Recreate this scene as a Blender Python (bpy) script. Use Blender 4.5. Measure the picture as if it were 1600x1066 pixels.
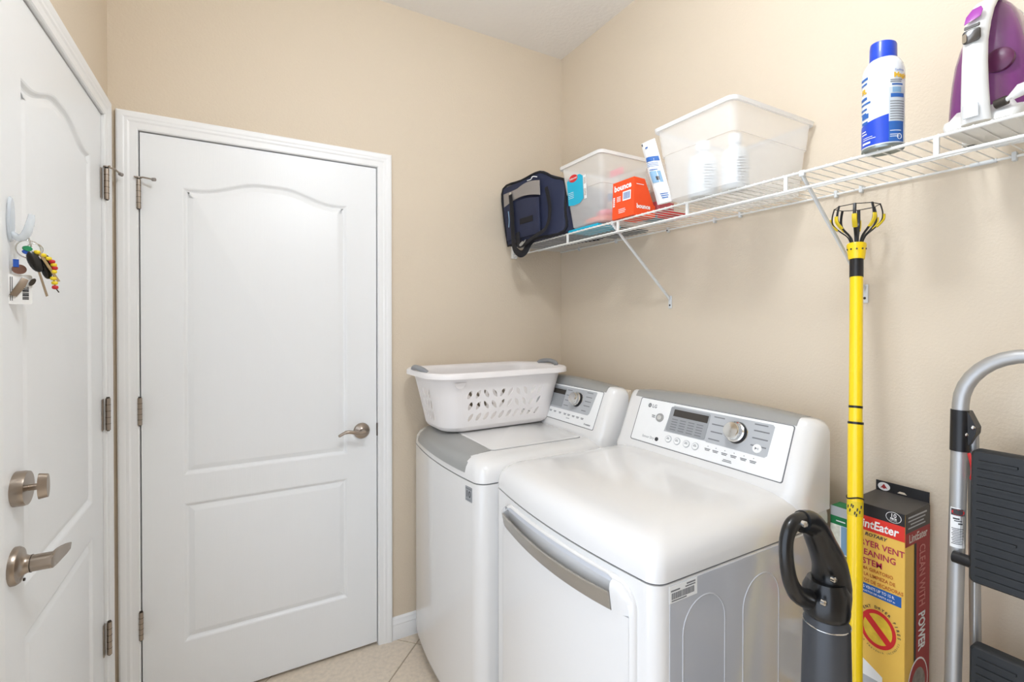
import bpy, bmesh, math, random
from mathutils import Vector, Matrix
from mathutils.geometry import tessellate_polygon, delaunay_2d_cdt
random.seed(7)
for o in list(bpy.data.objects): bpy.data.objects.remove(o)
scene = bpy.context.scene
COL = scene.collection

# ------------------------------------------------------------------ camera, world, exposure
cam_d = bpy.data.cameras.new('camera'); cam = bpy.data.objects.new('camera', cam_d); COL.objects.link(cam)
cam_d.sensor_width = 36.0; cam_d.lens = 749.562 / 1600 * 36.0
cam_d.shift_y = -(533 - 506.72) / 1600
cam_d.clip_start = 0.02
cam.location = (0, 0, 1.3942); cam.rotation_euler = (math.pi/2 - 0.0074, 0, -0.5147)
scene.camera = cam
scene.view_settings.view_transform = 'Standard'; scene.view_settings.look = 'None'
scene.view_settings.gamma = 1.0; scene.view_settings.exposure = 0.93
scene.view_settings.use_curve_mapping = False
world = bpy.data.worlds.new('world'); scene.world = world; world.use_nodes = True
wb = world.node_tree.nodes['Background']; wb.inputs[0].default_value = (0.91, 1.02, 1.19, 1); wb.inputs[1].default_value = 1.12
LAMP_POWER = 38.0           # emission of the ceiling lamp's diffuser
LAMP_COL = (1.0, 1.07, 1.16)

# room measures (metres)
YB, XR, XL, ZC = 2.076, 1.4731, -0.3871, 2.7667
YF = -2.6                   # wall behind the camera; unseen opening added in the left wall lets world light in
OY0, OY1, OZ = -1.05, .92, 2.30

# ------------------------------------------------------------------ materials
def lin(c):
    if isinstance(c, str):
        c = tuple(int(c[i:i+2], 16)/255 for i in (0, 2, 4))
    return tuple((x/12.92 if x <= .04045 else ((x+.055)/1.055)**2.4) for x in c)
MATS = {}
def mat(name, col, rough=.5, metal=0, bump=None, vary=None, coat=0, clear=0, emit=0, stretch=None, spec=None, transm=0):
    if name in MATS: return MATS[name]
    m = bpy.data.materials.new(name); MATS[name] = m; m.use_nodes = True
    nt = m.node_tree; b = nt.nodes['Principled BSDF']; out = nt.nodes['Material Output']
    c = lin(col)
    b.inputs['Base Color'].default_value = (*c, 1); b.inputs['Roughness'].default_value = rough
    b.inputs['Metallic'].default_value = metal
    if spec is not None: b.inputs['Specular IOR Level'].default_value = spec
    if coat: b.inputs['Coat Weight'].default_value = coat; b.inputs['Coat Roughness'].default_value = .08
    if transm: b.inputs['Transmission Weight'].default_value = transm
    if emit: b.inputs['Emission Color'].default_value = (*c, 1); b.inputs['Emission Strength'].default_value = emit
    tc = nt.nodes.new('ShaderNodeTexCoord'); mp = nt.nodes.new('ShaderNodeMapping')
    nt.links.new(tc.outputs['Object'], mp.inputs[0])
    if stretch: mp.inputs['Scale'].default_value = stretch
    n = nt.nodes.new('ShaderNodeTexNoise'); nt.links.new(mp.outputs[0], n.inputs['Vector'])
    vs, va = vary if vary else (30, .02)
    n.inputs['Scale'].default_value = vs; n.inputs['Detail'].default_value = 4
    mx = nt.nodes.new('ShaderNodeMix'); mx.data_type = 'RGBA'
    mx.inputs[6].default_value = (*[x*(1-va) for x in c], 1); mx.inputs[7].default_value = (*[min(1, x*(1+va)) for x in c], 1)
    nt.links.new(n.outputs[0], mx.inputs[0]); nt.links.new(mx.outputs[2], b.inputs['Base Color'])
    if bump:
        n2 = nt.nodes.new('ShaderNodeTexNoise'); n2.inputs['Scale'].default_value = bump[0]; n2.inputs['Detail'].default_value = 3
        nt.links.new(mp.outputs[0], n2.inputs['Vector'])
        bp = nt.nodes.new('ShaderNodeBump'); bp.inputs['Strength'].default_value = bump[1]; bp.inputs['Distance'].default_value = bump[2] if len(bump) > 2 else .002
        nt.links.new(n2.outputs[0], bp.inputs['Height']); nt.links.new(bp.outputs[0], b.inputs['Normal'])
    if clear:
        tr = nt.nodes.new('ShaderNodeBsdfTransparent'); ms = nt.nodes.new('ShaderNodeMixShader'); ms.inputs[0].default_value = clear
        nt.links.new(b.outputs[0], ms.inputs[1]); nt.links.new(tr.outputs[0], ms.inputs[2]); nt.links.new(ms.outputs[0], out.inputs[0])
    return m
M_wall = mat('wall_paint', 'dccdb7', .62, bump=(150, .6, .0018), vary=(3, .012))
M_ceil = mat('ceiling_paint', 'f3efe9', .85, bump=(55, .55, .004), vary=(4, .02))
M_trim = mat('trim_white', 'f3f3f2', .35, vary=(6, .008))
M_door = mat('door_white', 'f1f2f2', .38, bump=(26, .10, .0015), stretch=(9, 9, .5), vary=(5, .006))
M_tile = mat('floor_tile', 'e2d3bf', .38, vary=(60, .22), bump=(40, .1, .001))
M_grout = mat('grout', 'b5a48c', .9, vary=(60, .1))
M_dark = mat('dark_gap', '2a2622', .8)
M_nick = mat('satin_nickel', 'a89c90', .30, 1, vary=(80, .03))
M_nickd = mat('nickel_dark', '4a443e', .5, .8)
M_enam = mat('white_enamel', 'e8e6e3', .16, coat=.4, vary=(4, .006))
M_enamshade = mat('shaded_enamel', 'c4c6cb', .13, coat=.5, vary=(4, .008))  # enamel greyed: shade of dryer side and grip put into the colour
M_seam = mat('seam_grey', '6d6d6f', .6)
M_silver = mat('silver_plastic', 'a9a9a6', .38, .35, vary=(60, .02))
M_silver2 = mat('brushed_silver', 'a8a39b', .30, .55, vary=(60, .03), stretch=(1, 30, 1))
M_panelgrey = mat('panel_grey', 'b9bbbd', .4)
M_dispgrey = mat('display_grey', '9c9ea0', .35)
M_lcd = mat('lcd_dark', '3d3833', .2)
M_ink = mat('ink_grey', '7b7c7e', .6)
M_inkd = mat('ink_dark', '3c3c3e', .6)
M_black = mat('black_plastic', '17171a', .35, vary=(50, .1))
M_blackrub = mat('black_rubber', '2b2d2f', .6, bump=(300, .2, .0006), vary=(90, .2))
M_chrome = mat('chrome', 'dcdcda', .12, 1)
M_wire = mat('white_vinyl', 'e9e8e3', .4)
M_bracket = mat('bracket_white', 'd9dbda', .45)
M_basket = mat('basket_plastic', 'efeae7', .42, vary=(8, .01))
M_grip = mat('grip_grey', '8f9092', .55)
M_navy = mat('navy_nylon', '262c46', .75, bump=(260, .35, .0015), vary=(9, .18))
M_gray = mat('grey_nylon', '98918b', .8, bump=(260, .3, .0015), vary=(9, .08))
M_web = mat('black_webbing', '15151a', .85, bump=(400, .4, .001))
M_bin = mat('clear_plastic', 'f4f3f0', .25, clear=.62)
M_binlip = mat('clear_plastic_rim', 'f6f5f2', .25, clear=.3)
M_bin2 = mat('frosted_plastic', 'f7f6f3', .28, clear=.58)
M_bin2lip = mat('frosted_plastic_rim', 'f8f7f4', .28, clear=.2)
M_jar = mat('clear_pack', 'e4ddd6', .1, clear=.7)
M_teal = mat('teal_print', '12b3d4', .5)
M_red = mat('red_print', 'd4282b', .5)
M_white = mat('white_print', 'f4f4f2', .5)
M_pink = mat('pink_cloth', 'f58a96', .8, bump=(120, .4, .003))
M_salmon = mat('salmon_cloth', 'f7826b', .8, bump=(120, .4, .003))
M_orange = mat('orange_card', 'f4501a', .45, vary=(10, .02))
M_tan = mat('tan_paper', 'a4937d', .7)
M_paleblue = mat('pale_blue', '86abc9', .5)
M_blue = mat('blue_plastic', '1746c4', .35, coat=.3)
M_bluem = mat('mid_blue', '2f66b0', .45)
M_canwhite = mat('can_white', 'e9eef0', .22, coat=.4)
M_cansteel = mat('can_steel', '9aa5a6', .35, .9)
M_yellowtxt = mat('label_yellow', 'e9b92f', .5)
M_purple = mat('purple_tank', '7d3a78', .12, coat=.5, clear=.12)
M_violet = mat('violet_plastic', '9a2d9c', .25, coat=.4)
M_ironw = mat('iron_white', 'e6e5e0', .3, coat=.2)
M_sole = mat('sole_metal', 'b5b4ae', .3, .9)
M_yellow = mat('yellow_pole', 'fad405', .32, coat=.3, vary=(12, .01))
M_yellow2 = mat('yellow_pad', 'e2c51e', .5)
M_vac = mat('vacuum_black', '0e0f11', .30, coat=.2)
M_vacg = mat('vacuum_grey', '45474b', .38, .25)
M_boxy = mat('carton_yellow', 'efc258', .5, vary=(8, .04))
M_boxr = mat('carton_red', 'dd3226', .5)
M_boxdr = mat('carton_dark_red', 'a22a2c', .5)
M_boxk = mat('carton_black', '1c1b1d', .5)
M_boxtop = mat('carton_top', '4a4744', .5)
M_magenta = mat('print_magenta', 'b0274f', .6)
M_brown = mat('print_brown', 'c06a2c', .6)
M_boxblue = mat('print_blue', '1f5fae', .5)
M_flame = mat('print_flame', 'f2c23a', .5, vary=(60, .35))
M_green = mat('print_green', '1c7a45', .5)
M_leaf = mat('print_leaf', '6f8f55', .6, vary=(70, .7))
M_leafl = mat('print_blossom', 'e6e6d4', .6, vary=(90, .3))
M_alu = mat('aluminium_tube', 'b9b9b8', .45, .7, vary=(30, .03))
M_tread = mat('ladder_tread', '232527', .55, vary=(45, .25), bump=(200, .2, .0008))
M_hook = mat('hook_clear', 'e6eef5', .15, clear=.5)
M_beady = mat('bead_yellow', 'f0d42a', .3); M_beadr = mat('bead_red', 'c9242a', .3)
M_key = mat('key_brass', 'a99a86', .35, .9)
M_keyblue = mat('key_blue', '1f56b8', .4); M_keygreen = mat('key_green', '1f8c5a', .4)
M_glow = mat('lamp_diffuser', 'ffffff', .5, emit=LAMP_POWER)
M_glow.node_tree.nodes['Principled BSDF'].inputs['Emission Color'].default_value = (*LAMP_COL, 1)

# ------------------------------------------------------------------ mesh helpers
W = {}                                  # world origin of every parent
class MB:
    def __init__(s): s.v = []; s.f = []
    def add(s, vs, fs):
        k = len(s.v); s.v += [tuple(v) for v in vs]; s.f += [[i+k for i in f] for f in fs]; return s
    def box(s, lo, hi):
        (a, b, c), (d, e, f) = lo, hi
        return s.add([(a,b,c),(d,b,c),(d,e,c),(a,e,c),(a,b,f),(d,b,f),(d,e,f),(a,e,f)],
                     [(0,3,2,1),(4,5,6,7),(0,1,5,4),(1,2,6,5),(2,3,7,6),(3,0,4,7)])
    def loft(s, rings, cap0=True, cap1=True, closed=True):
        n = len(rings[0]); vs = [p for r in rings for p in r]; fs = []
        for i in range(len(rings)-1):
            for j in range(n if closed else n-1):
                k = (j+1) % n; fs.append((i*n+j, i*n+k, (i+1)*n+k, (i+1)*n+j))
        if cap0: fs.append(tuple(reversed(range(n))))
        if cap1: fs.append(tuple((len(rings)-1)*n+j for j in range(n)))
        return s.add(vs, fs)
    def tube(s, path, r, n=12, cap=True, flat=None, ref=None, closed=False):
        P = [Vector(p) for p in path]; m = len(P)
        R = r if isinstance(r, (list, tuple)) else [r]*m
        rings = []; u = None
        for i in range(m):
            if closed: t = P[(i+1) % m] - P[i-1]
            else: t = P[min(i+1, m-1)] - P[max(i-1, 0)]
            t.normalize()
            if u is None:
                a = Vector(ref) if ref else (Vector((0,0,1)) if abs(t.z) < .9 else Vector((1,0,0)))
                u = a - t*a.dot(t)
            else: u = u - t*u.dot(t)
            u.normalize(); w = t.cross(u); k = flat if flat else 1
            rings.append([tuple(P[i] + u*(R[i]*math.cos(2*math.pi*j/n)) + w*(R[i]*k*math.sin(2*math.pi*j/n))) for j in range(n)])
        if closed: rings.append(rings[0]); return s.loft(rings, False, False)
        return s.loft(rings, cap, cap)
    def cyl(s, p, q, r, n=20, r2=None): return s.tube([p, q], [r, r if r2 is None else r2], n)
    def lathe(s, prof, c, axis='Z', n=24):          # prof: (radius, height) list
        rings = []
        for r, h in prof:
            ring = []
            for j in range(n):
                a = 2*math.pi*j/n; x, y = r*math.cos(a), r*math.sin(a)
                p = {'Z': (x, y, h), 'X': (h, x, y), 'Y': (x, h, y)}[axis]
                ring.append((c[0]+p[0], c[1]+p[1], c[2]+p[2]))
            rings.append(ring)
        return s.loft(rings)
    def prism(s, poly, vec):
        b = [tuple(Vector(p)+Vector(vec)) for p in poly]
        return s.loft([[tuple(p) for p in poly], b])
    def build(s, name, m, parent=None, smooth=35, bevel=0, seg=2, weld=False):
        me = bpy.data.meshes.new(name)
        o0 = W.get(parent.name, Vector((0,0,0))) if parent else Vector((0,0,0))
        me.from_pydata([tuple(Vector(v)-o0) for v in s.v], [], s.f)
        bm = bmesh.new(); bm.from_mesh(me)
        if weld: bmesh.ops.remove_doubles(bm, verts=bm.verts, dist=1e-5)
        bmesh.ops.recalc_face_normals(bm, faces=bm.faces)
        if bevel:
            es = [e for e in bm.edges if len(e.link_faces) == 2 and e.calc_face_angle(0) > .5]
            bmesh.ops.bevel(bm, geom=es, offset=bevel, segments=seg, affect='EDGES', profile=.5, clamp_overlap=True)
        bm.to_mesh(me); bm.free()
        if smooth:
            for p in me.polygons: p.use_smooth = True
            me.set_sharp_from_angle(angle=math.radians(smooth))
        me.materials.append(m)
        ob = bpy.data.objects.new(name, me); COL.objects.link(ob)
        if parent: ob.parent = parent
        W[ob.name] = o0
        return ob
def tag(o, label, cat, group=None):
    o['label'] = label; o['category'] = cat
    if group: o['group'] = group
    return o
def thing(name, loc, label, cat, group=None):
    o = bpy.data.objects.new(name, None); COL.objects.link(o); o.location = loc; o.empty_display_size = .05
    W[o.name] = Vector(loc); return tag(o, label, cat, group)
def struct(o, label=None):
    o['kind'] = 'structure'
    if label: o['label'] = label
    return o
def inst(src, delta, parent):
    o = src.copy(); COL.objects.link(o); o.parent = parent; o.location = Vector(src.location) + Vector(delta)
    W[o.name] = W[src.name]; return o
def arc(c, r, a0, a1, n, f):                     # f maps (u, v) to 3-D
    return [f(c[0]+r*math.cos(a0+(a1-a0)*i/n), c[1]+r*math.sin(a0+(a1-a0)*i/n)) for i in range(n+1)]
def bez(p0, p1, p2, p3, n=10):
    out = []
    for i in range(n+1):
        t = i/n; a = (1-t)**3; b = 3*t*(1-t)**2; c = 3*t*t*(1-t); d = t**3
        out.append(tuple(a*p0[k]+b*p1[k]+c*p2[k]+d*p3[k] for k in range(3)))
    return out
def smoothpath(pts, n=6):                       # Catmull-Rom
    P = [Vector(p) for p in pts]; out = []
    for i in range(len(P)-1):
        a = P[max(i-1, 0)]; b = P[i]; c = P[i+1]; d = P[min(i+2, len(P)-1)]
        for k in range(n):
            t = k/n
            out.append(tuple(.5*((2*b)+(c-a)*t+(2*a-5*b+4*c-d)*t*t+(3*b-a-3*c+d)*t**3)))
    out.append(tuple(P[-1])); return out
def frame(o, x, y):                             # returns (u,v,w)->world for a flat face
    o = Vector(o); x = Vector(x).normalized(); y = Vector(y).normalized(); z = x.cross(y)
    return lambda u, v, w=0: tuple(o + x*u + y*v + z*w)
def plate(F, pts, th, name, m, parent, bevel=0):  # thin printed / raised shape on a face
    mb = MB(); mb.loft([[F(u, v, 0) for u, v in pts], [F(u, v, th) for u, v in pts]]); return mb.build(name, m, parent, 30, bevel)
def rect(u0, v0, u1, v1, r=0, n=4):
    if not r: return [(u0,v0),(u1,v0),(u1,v1),(u0,v1)]
    out = []
    for cx, cy, a in ((u1-r,v0+r,-90),(u1-r,v1-r,0),(u0+r,v1-r,90),(u0+r,v0+r,180)):
        for i in range(n+1):
            t = math.radians(a+90*i/n); out.append((cx+r*math.cos(t), cy+r*math.sin(t)))
    return out
def ell(cx, cy, rx, ry, n=24): return [(cx+rx*math.cos(2*math.pi*i/n), cy+ry*math.sin(2*math.pi*i/n)) for i in range(n)]
_dg = None
def text(F, body, size, u, v, m, parent, align='LEFT', w=.0004, name='lettering', bold=0, shear=0, sx=1, rot=0, th=.0003):
    cu = bpy.data.curves.new('t', 'FONT'); cu.body = body; cu.size = size; cu.align_x = align; cu.offset = bold; cu.shear = shear
    cu.resolution_u = 2
    ob = bpy.data.objects.new('t', cu); COL.objects.link(ob)
    dg = bpy.context.evaluated_depsgraph_get(); dg.update()
    me = bpy.data.meshes.new_from_object(ob.evaluated_get(dg))
    bpy.data.objects.remove(ob); bpy.data.curves.remove(cu)
    c, s = math.cos(rot), math.sin(rot)
    o0 = W[parent.name]
    for vt in me.vertices:
        x, y = vt.co.x*sx, vt.co.y
        vt.co = Vector(F(u + x*c - y*s, v + x*s + y*c, w)) - o0
    me.name = name; me.materials.clear(); me.materials.append(m)
    ob = bpy.data.objects.new(name, me); COL.objects.link(ob); ob.parent = parent; W[ob.name] = o0
    return ob
def bars(F, rows, m, parent, w=.0004, name='fine_print'):      # short printed lines too fine to read
    mb = MB()
    for u0, u1, v, h in rows:
        k = max(1, int((u1-u0)/.004))
        mb.loft([[F(u0+(u1-u0)*i/k, v, w), F(u0+(u1-u0)*i/k, v+h, w)] for i in range(k+1)], False, False, False)
    ob = mb.build(name, m, parent, 0); ob['kind'] = 'stuff'; return ob

# ------------------------------------------------------------------ room shell
def clip(poly, inside, cut):
    out = []
    for i in range(len(poly)):
        a, b = poly[i-1], poly[i]; ia, ib = inside(a), inside(b)
        if ia != ib: out.append(cut(a, b))
        if ib: out.append(b)
    return out
def clip_rect(poly, x0, x1, y0, y1):
    for ax, val, sg in ((0,x0,1),(0,x1,-1),(1,y0,1),(1,y1,-1)):
        if not poly: return poly
        def cut(a, b, ax=ax, val=val):
            t = (val-a[ax])/(b[ax]-a[ax]); return (a[0]+(b[0]-a[0])*t, a[1]+(b[1]-a[1])*t)
        poly = clip(poly, lambda p, ax=ax, val=val, sg=sg: (p[ax]-val)*sg >= 0, cut)
    return poly
floor = struct(MB().box((XL-.12, YF, -.06), (XR+.12, YB+.12, -.002)).build('floor', M_grout, None, 0), 'beige diagonal tile floor')
T = .46; g = .0025; ox, oy = .655, 1.998; d = math.sqrt(.5)
for i in range(-12, 12):
    for j in range(-12, 12):
        sq = [(i*T+g, j*T+g), ((i+1)*T-g, j*T+g), ((i+1)*T-g, (j+1)*T-g), (i*T+g, (j+1)*T-g)]
        pl = [(ox+(a-b)*d, oy+(a+b)*d) for a, b in sq]
        pl = clip_rect(pl, XL-.1, XR, YF, YB+.1)
        if len(pl) < 3: continue
        MB().prism([(x, y, -.004) for x, y in pl], (0, 0, .004)).build('tile', M_tile, floor, 0, .0008, 1)
struct(MB().box((XL-.12, YF, ZC), (XR+.12, YB+.12, ZC+.1)).build('ceiling', M_ceil, None, 0), 'off-white textured ceiling')
struct(MB().box((XR, YF, 0), (XR+.12, YB+.12, ZC)).build('wall_right', M_wall, None, 0), 'beige wall behind the machines and the shelf')
struct(MB().box((XL-.12, YF-.12, 0), (XR+.12, YF, ZC)).build('wall_front', M_wall, None, 0), 'beige wall behind the camera')
DX0, DX1, DZ = -.301, .5061, 2.045            # back door slab
w = MB().box((XL-.12, YB, 0), (DX0-.02, YB+.12, ZC)).box((DX1+.02, YB, 0), (XR+.12, YB+.12, ZC)).box((DX0-.02, YB, DZ+.02), (DX1+.02, YB+.12, ZC))
w.box((DX0-.02, YB+.10, 0), (DX1+.02, YB+.12, DZ+.02))  # added slab behind the door, keeps world light out of its gaps
struct(w.build('wall_back', M_wall, None, 0), 'beige wall with the closed white door')
LY0, LY1, LZ = 1.213, 1.975, 2.05             # left door slab
w = MB().box((XL-.12, LY1+.02, 0), (XL, YB, ZC)).box((XL-.12, YF, 0), (XL, OY0, ZC)).box((XL-.12, OY1, 0), (XL, LY0-.02, ZC)).box((XL-.12, OY0, OZ), (XL, OY1, ZC)).box((XL-.12, LY0-.02, LZ+.02), (XL, LY1+.02, ZC))
w.box((XL-.12, LY0-.02, 0), (XL-.10, LY1+.02, LZ+.02))  # added unseen slab, stops world light behind the left door
struct(w.build('wall_left', M_wall, None, 0), 'beige wall around the left-hand door')
# skirting boards
bp = [(0,0),(.014,0),(.014,.055),(.012,.062),(.013,.068),(.009,.078),(.008,.088),(.004,.094),(0,.096)]
def board(name, a, b, f, label):
    return struct(MB().loft([[f(t, h, a) for t, h in bp], [f(t, h, b) for t, h in bp]]).build(name, M_trim, None, 25), label)
board('baseboard_back', DX1+.064, XR-.014, lambda t, h, x: (x, YB-t, h), 'white moulded skirting board below the back wall')
board('baseboard_right', YF, YB-.001, lambda t, h, y: (XR-t, y, h), 'white moulded skirting board below the right wall')
board('baseboard_left', OY1+.002, LY0-.066, lambda t, h, y: (XL+t, y, h), 'white moulded skirting board below the left wall')

# door casings (mitred), F(a, z, t): along the wall, height, out of the wall
cp = [(.0035,0),(.0035,.010),(.007,.013),(.012,.0125),(.026,.0130),(.032,.0155),(.040,.0155),(.046,.018),(.057,.019),(.062,.017),(.063,0)]
def casing(name, a0, a1, zt, F, label):
    mb = MB()
    path = [lambda w: (a0-w, 0), lambda w: (a0-w, zt+w), lambda w: (a1+w, zt+w), lambda w: (a1+w, 0)]
    rings = [[F(*p(w), t) for w, t in cp] for p in path]
    mb.loft(rings)
    tr = struct(mb.build(name, M_trim, None, 20), label)
    j = MB()                                   # jamb and stop inside the opening
    for lo, hi in (((a0-.018, 0), (a0-.0035, zt+.0035)), ((a1+.0035, 0), (a1+.018, zt+.0035)), ((a0-.018, zt+.0035), (a1+.018, zt+.018))):
        P = [F(lo[0], lo[1], -.004), F(hi[0], hi[1], -.098)]
        j.box([min(P[0][k], P[1][k]) for k in range(3)], [max(P[0][k], P[1][k]) for k in range(3)])
    for lo, hi in (((a0-.004, 0), (a0+.012, zt)), ((a1-.012, 0), (a1+.004, zt)), ((a0-.004, zt-.012), (a1+.004, zt+.004))):
        P = [F(lo[0], lo[1], -.042), F(hi[0], hi[1], -.075)]
        j.box([min(P[0][k], P[1][k]) for k in range(3)], [max(P[0][k], P[1][k]) for k in range(3)])
    j.build('door_jamb', M_trim, tr, 0)
    return tr
FB = lambda a, z, t: (a, YB-t, z)
FL = lambda a, z, t: (XL+t, a, z)
casing('trim_1', DX0, DX1, DZ, FB, 'white moulded casing around the back door')
casing('trim_2', LY0, LY1, LZ, FL, 'white moulded casing around the left-hand door')

def offset(poly, dd):
    n = len(poly); out = []
    for i in range(n):
        p, q, r = Vector(poly[i-1]), Vector(poly[i]), Vector(poly[(i+1) % n])
        e1 = (q-p).normalized(); e2 = (r-q).normalized()
        n1 = Vector((-e1.y, e1.x)); n2 = Vector((-e2.y, e2.x)); m = n1+n2
        if m.length < 1e-6: m = n1
        m.normalize(); out.append(tuple(q + m*(dd/max(.35, m.dot(n1)))))
    return out
def slab(a0, a1, z0, z1, panels, F, th, parent):
    bm = bmesh.new(); o0 = W[parent.name]
    def ring(pts, t): return [bm.verts.new(Vector(F(a, z, t))-o0) for a, z in pts]
    def edges(r): return [bm.edges.new((r[i-1], r[i])) for i in range(len(r))]
    outer = ring([(a0,z0),(a1,z0),(a1,z1),(a0,z1)], 0); inners = [ring(p, 0) for p in panels]
    flat = outer + [v for r in inners for v in r]
    def fill(loops, verts):
        for t in tessellate_polygon([[Vector((a, z, 0)) for a, z in lp] for lp in loops]):
            try: bm.faces.new([verts[i] for i in t])
            except ValueError: pass
    # rails and stiles, piece by piece (each piece simple, without holes)
    pu, pd = panels[0], panels[1]; ru, rd = inners
    x0, x1 = pu[0][0], pu[1][0]; zu0 = pu[0][1]; zd0, zd1 = pd[0][1], pd[2][1]
    bl, br = bm.verts.new(Vector(F(x0, z0, 0))-o0), bm.verts.new(Vector(F(x1, z0, 0))-o0)
    tl, trr = bm.verts.new(Vector(F(x0, z1, 0))-o0), bm.verts.new(Vector(F(x1, z1, 0))-o0)
    bm.faces.new((outer[0], bl, rd[0], rd[3], ru[0], ru[-1], tl, outer[3]))
    bm.faces.new((br, outer[1], outer[2], trr, ru[2], ru[1], rd[2], rd[1]))
    bm.faces.new((bl, br, rd[1], rd[0])); bm.faces.new((rd[3], rd[2], ru[1], ru[0]))
    prev = trr
    for i in range(2, len(ru)-1):
        nx = tl if i == len(ru)-2 else bm.verts.new(Vector(F(pu[i+1][0], z1, 0))-o0)
        bm.faces.new((ru[i], prev, nx, ru[i+1])); prev = nx
    for p, r in zip(panels, inners):
        last = r
        for dd, t in ((.004,-.0015),(.010,-.0075),(.014,-.009),(.030,-.0030),(.034,-.0022)):
            q = ring(offset(p, dd), t)
            for i in range(len(q)): bm.faces.new((last[i-1], last[i], q[i], q[i-1]))
            last = q
        q = offset(p, .034)
        for t in tessellate_polygon([[Vector((a, z, 0)) for a, z in q]]): bm.faces.new([last[i] for i in t])
    back = ring([(a0,z0),(a1,z0),(a1,z1),(a0,z1)], -th)
    for i in range(4): bm.faces.new((outer[i-1], outer[i], back[i], back[i-1]))
    bm.faces.new(back)
    bmesh.ops.recalc_face_normals(bm, faces=bm.faces)
    me = bpy.data.meshes.new('door_slab'); bm.to_mesh(me); bm.free()
    for p in me.polygons: p.use_smooth = True
    me.set_sharp_from_angle(angle=math.radians(12)); me.materials.append(M_door)
    ob = bpy.data.objects.new('door_slab', me); COL.objects.link(ob); ob.parent = parent; W[ob.name] = o0
    return ob
def arch_panel(a0, a1, z0, z1, h):
    pts = [(a0, z0), (a1, z0)]; n = 28
    for i in range(n+1):
        t = i/n; s = abs(2*t-1)
        e = 0 if s > .84 else .5+.5*math.cos(math.pi*max(0, (s-.12)/.72)) if s > .12 else 1
        pts.append((a1+(a0-a1)*t, z1+h*e))
    return pts
def hinge(F, a, z0, z1, parent, leaf, stop=None, HT=.014):
    h = MB().cyl(F(a, z0, HT), F(a, z1, HT), .0066, 14)
    hb = h.build('hinge', M_nick, parent, 40)
    k = MB(); L = z1-z0
    for i in range(1, 5): k.cyl(F(a, z0+L*i/5-.0006, HT), F(a, z0+L*i/5+.0006, HT), .0070, 14)
    k.cyl(F(a, z1, HT), F(a, z1+.004, HT), .0045, 12); k.cyl(F(a, z0-.003, HT), F(a, z0, HT), .004, 12)
    k.build('knuckle_joint', M_nickd, hb, 40)
    if leaf:
        P = [F(a, z0+.001, -.001), F(a-leaf, z1-.001, .0016)]
        MB().box([min(P[0][i], P[1][i]) for i in range(3)], [max(P[0][i], P[1][i]) for i in range(3)]).build('hinge_leaf', M_nick, hb, 0)
    if stop:
        s = MB(); z = z1+.006
        s.lathe([(.009, -.002), (.009, .002)], F(a, z, HT), 'Z', 16)
        s.tube([F(a, z, HT), F(a+stop*.3, z-.001, .030), F(a+stop, z-.006, .038)], .0028, 10)
        s.tube([F(a, z, HT), F(a-abs(stop)*.25, z, .022)], .0028, 10)
        so = s.build('hinge_pin_stop', M_nick, hb, 40)
        MB().cyl(F(a+stop*.93, z-.006, .036), F(a+stop*1.08, z-.007, .042), .006, 12).build('rubber_tip', M_gray, so, 40)
    return hb

d1 = bpy.data.objects.new('door_1', None); COL.objects.link(d1); d1.location = ((DX0+DX1)/2, YB, 0); W['door_1'] = Vector(d1.location)
struct(d1, 'closed white two-panel door in the back wall')
slab(DX0, DX1, .012, DZ, [arch_panel(-.1802, .3861, .8379, 1.871, .047), [(-.1802,.2361),(.3861,.2361),(.3861,.7367),(-.1802,.7367)]], lambda a, z, t: (a, YB-t, z), .036, d1)
for z0, z1 in ((1.778, 1.878), (1.035, 1.128), (.293, .388)):
    hinge(lambda a, z, t: (a, YB-t, z), DX0-.0015, z0, z1, d1, 0, .045 if z0 > 1.5 else None)
# lever of the back door
LX, LZ_ = .443, .929
lv = MB().lathe([(.0335, 0), (.0335, -.004), (.030, -.010), (.018, -.014), (.0115, -.018), (.0105, -.045), (.006, -.050)], (LX, YB, LZ_), 'Y', 28).build('door_lever', M_nick, d1, 40)
MB().tube(smoothpath([(LX+.006, YB-.046, LZ_+.001), (LX-.02, YB-.050, LZ_), (LX-.045, YB-.052, LZ_+.008), (LX-.072, YB-.050, LZ_+.010), (LX-.10, YB-.046, LZ_-.004)], 5), [.0095]*4+[.0085]*6+[.0075]*6+[.006]*4+[.004], 12, flat=1.15).build('lever_arm', M_nick, lv, 40)
MB().box((DX1-.001, YB-.004, .90), (DX1+.010, YB+.010, .955)).build('strike_plate', M_nickd, d1, 0, .002)

d2 = bpy.data.objects.new('door_2', None); COL.objects.link(d2); d2.location = (XL, (LY0+LY1)/2, 0); W['door_2'] = Vector(d2.location)
struct(d2, 'white two-panel door at the left with lever and deadbolt')
slab(LY0, LY1, .02, LZ, [arch_panel(1.335, 1.850, .853, 1.886, .047), [(1.335,.251),(1.850,.251),(1.850,.752),(1.335,.752)]], lambda a, z, t: (XL+t+.002, a, z), .036, d2)
for z0, z1 in ((1.782, 1.880), (1.043, 1.145), (.320, .424)):
    hinge(lambda a, z, t: (XL+t+.004, a, z), LY1+.001, z0, z1, d2, .016, .05 if z0 > 1.5 else None, .012)
XD = XL+.002
FD = lambda x, y, z: (XD+x, y, z)
lv = MB().lathe([(.036, 0), (.036, .005), (.033, .010), (.026, .012), (.019, .016), (.0165, .021), (.0165, .026), (.0158, .0262), (.0158, .058), (.013, .060)], (XD, 1.283, .917), 'X', 28).build('door_lever', M_nick, d2, 40)
MB().cyl(FD(.0255, 1.283, .917), FD(.0265, 1.283, .917), .0168, 28).build('neck_joint', M_nickd, lv)
paddle = MB(); pr = []
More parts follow.
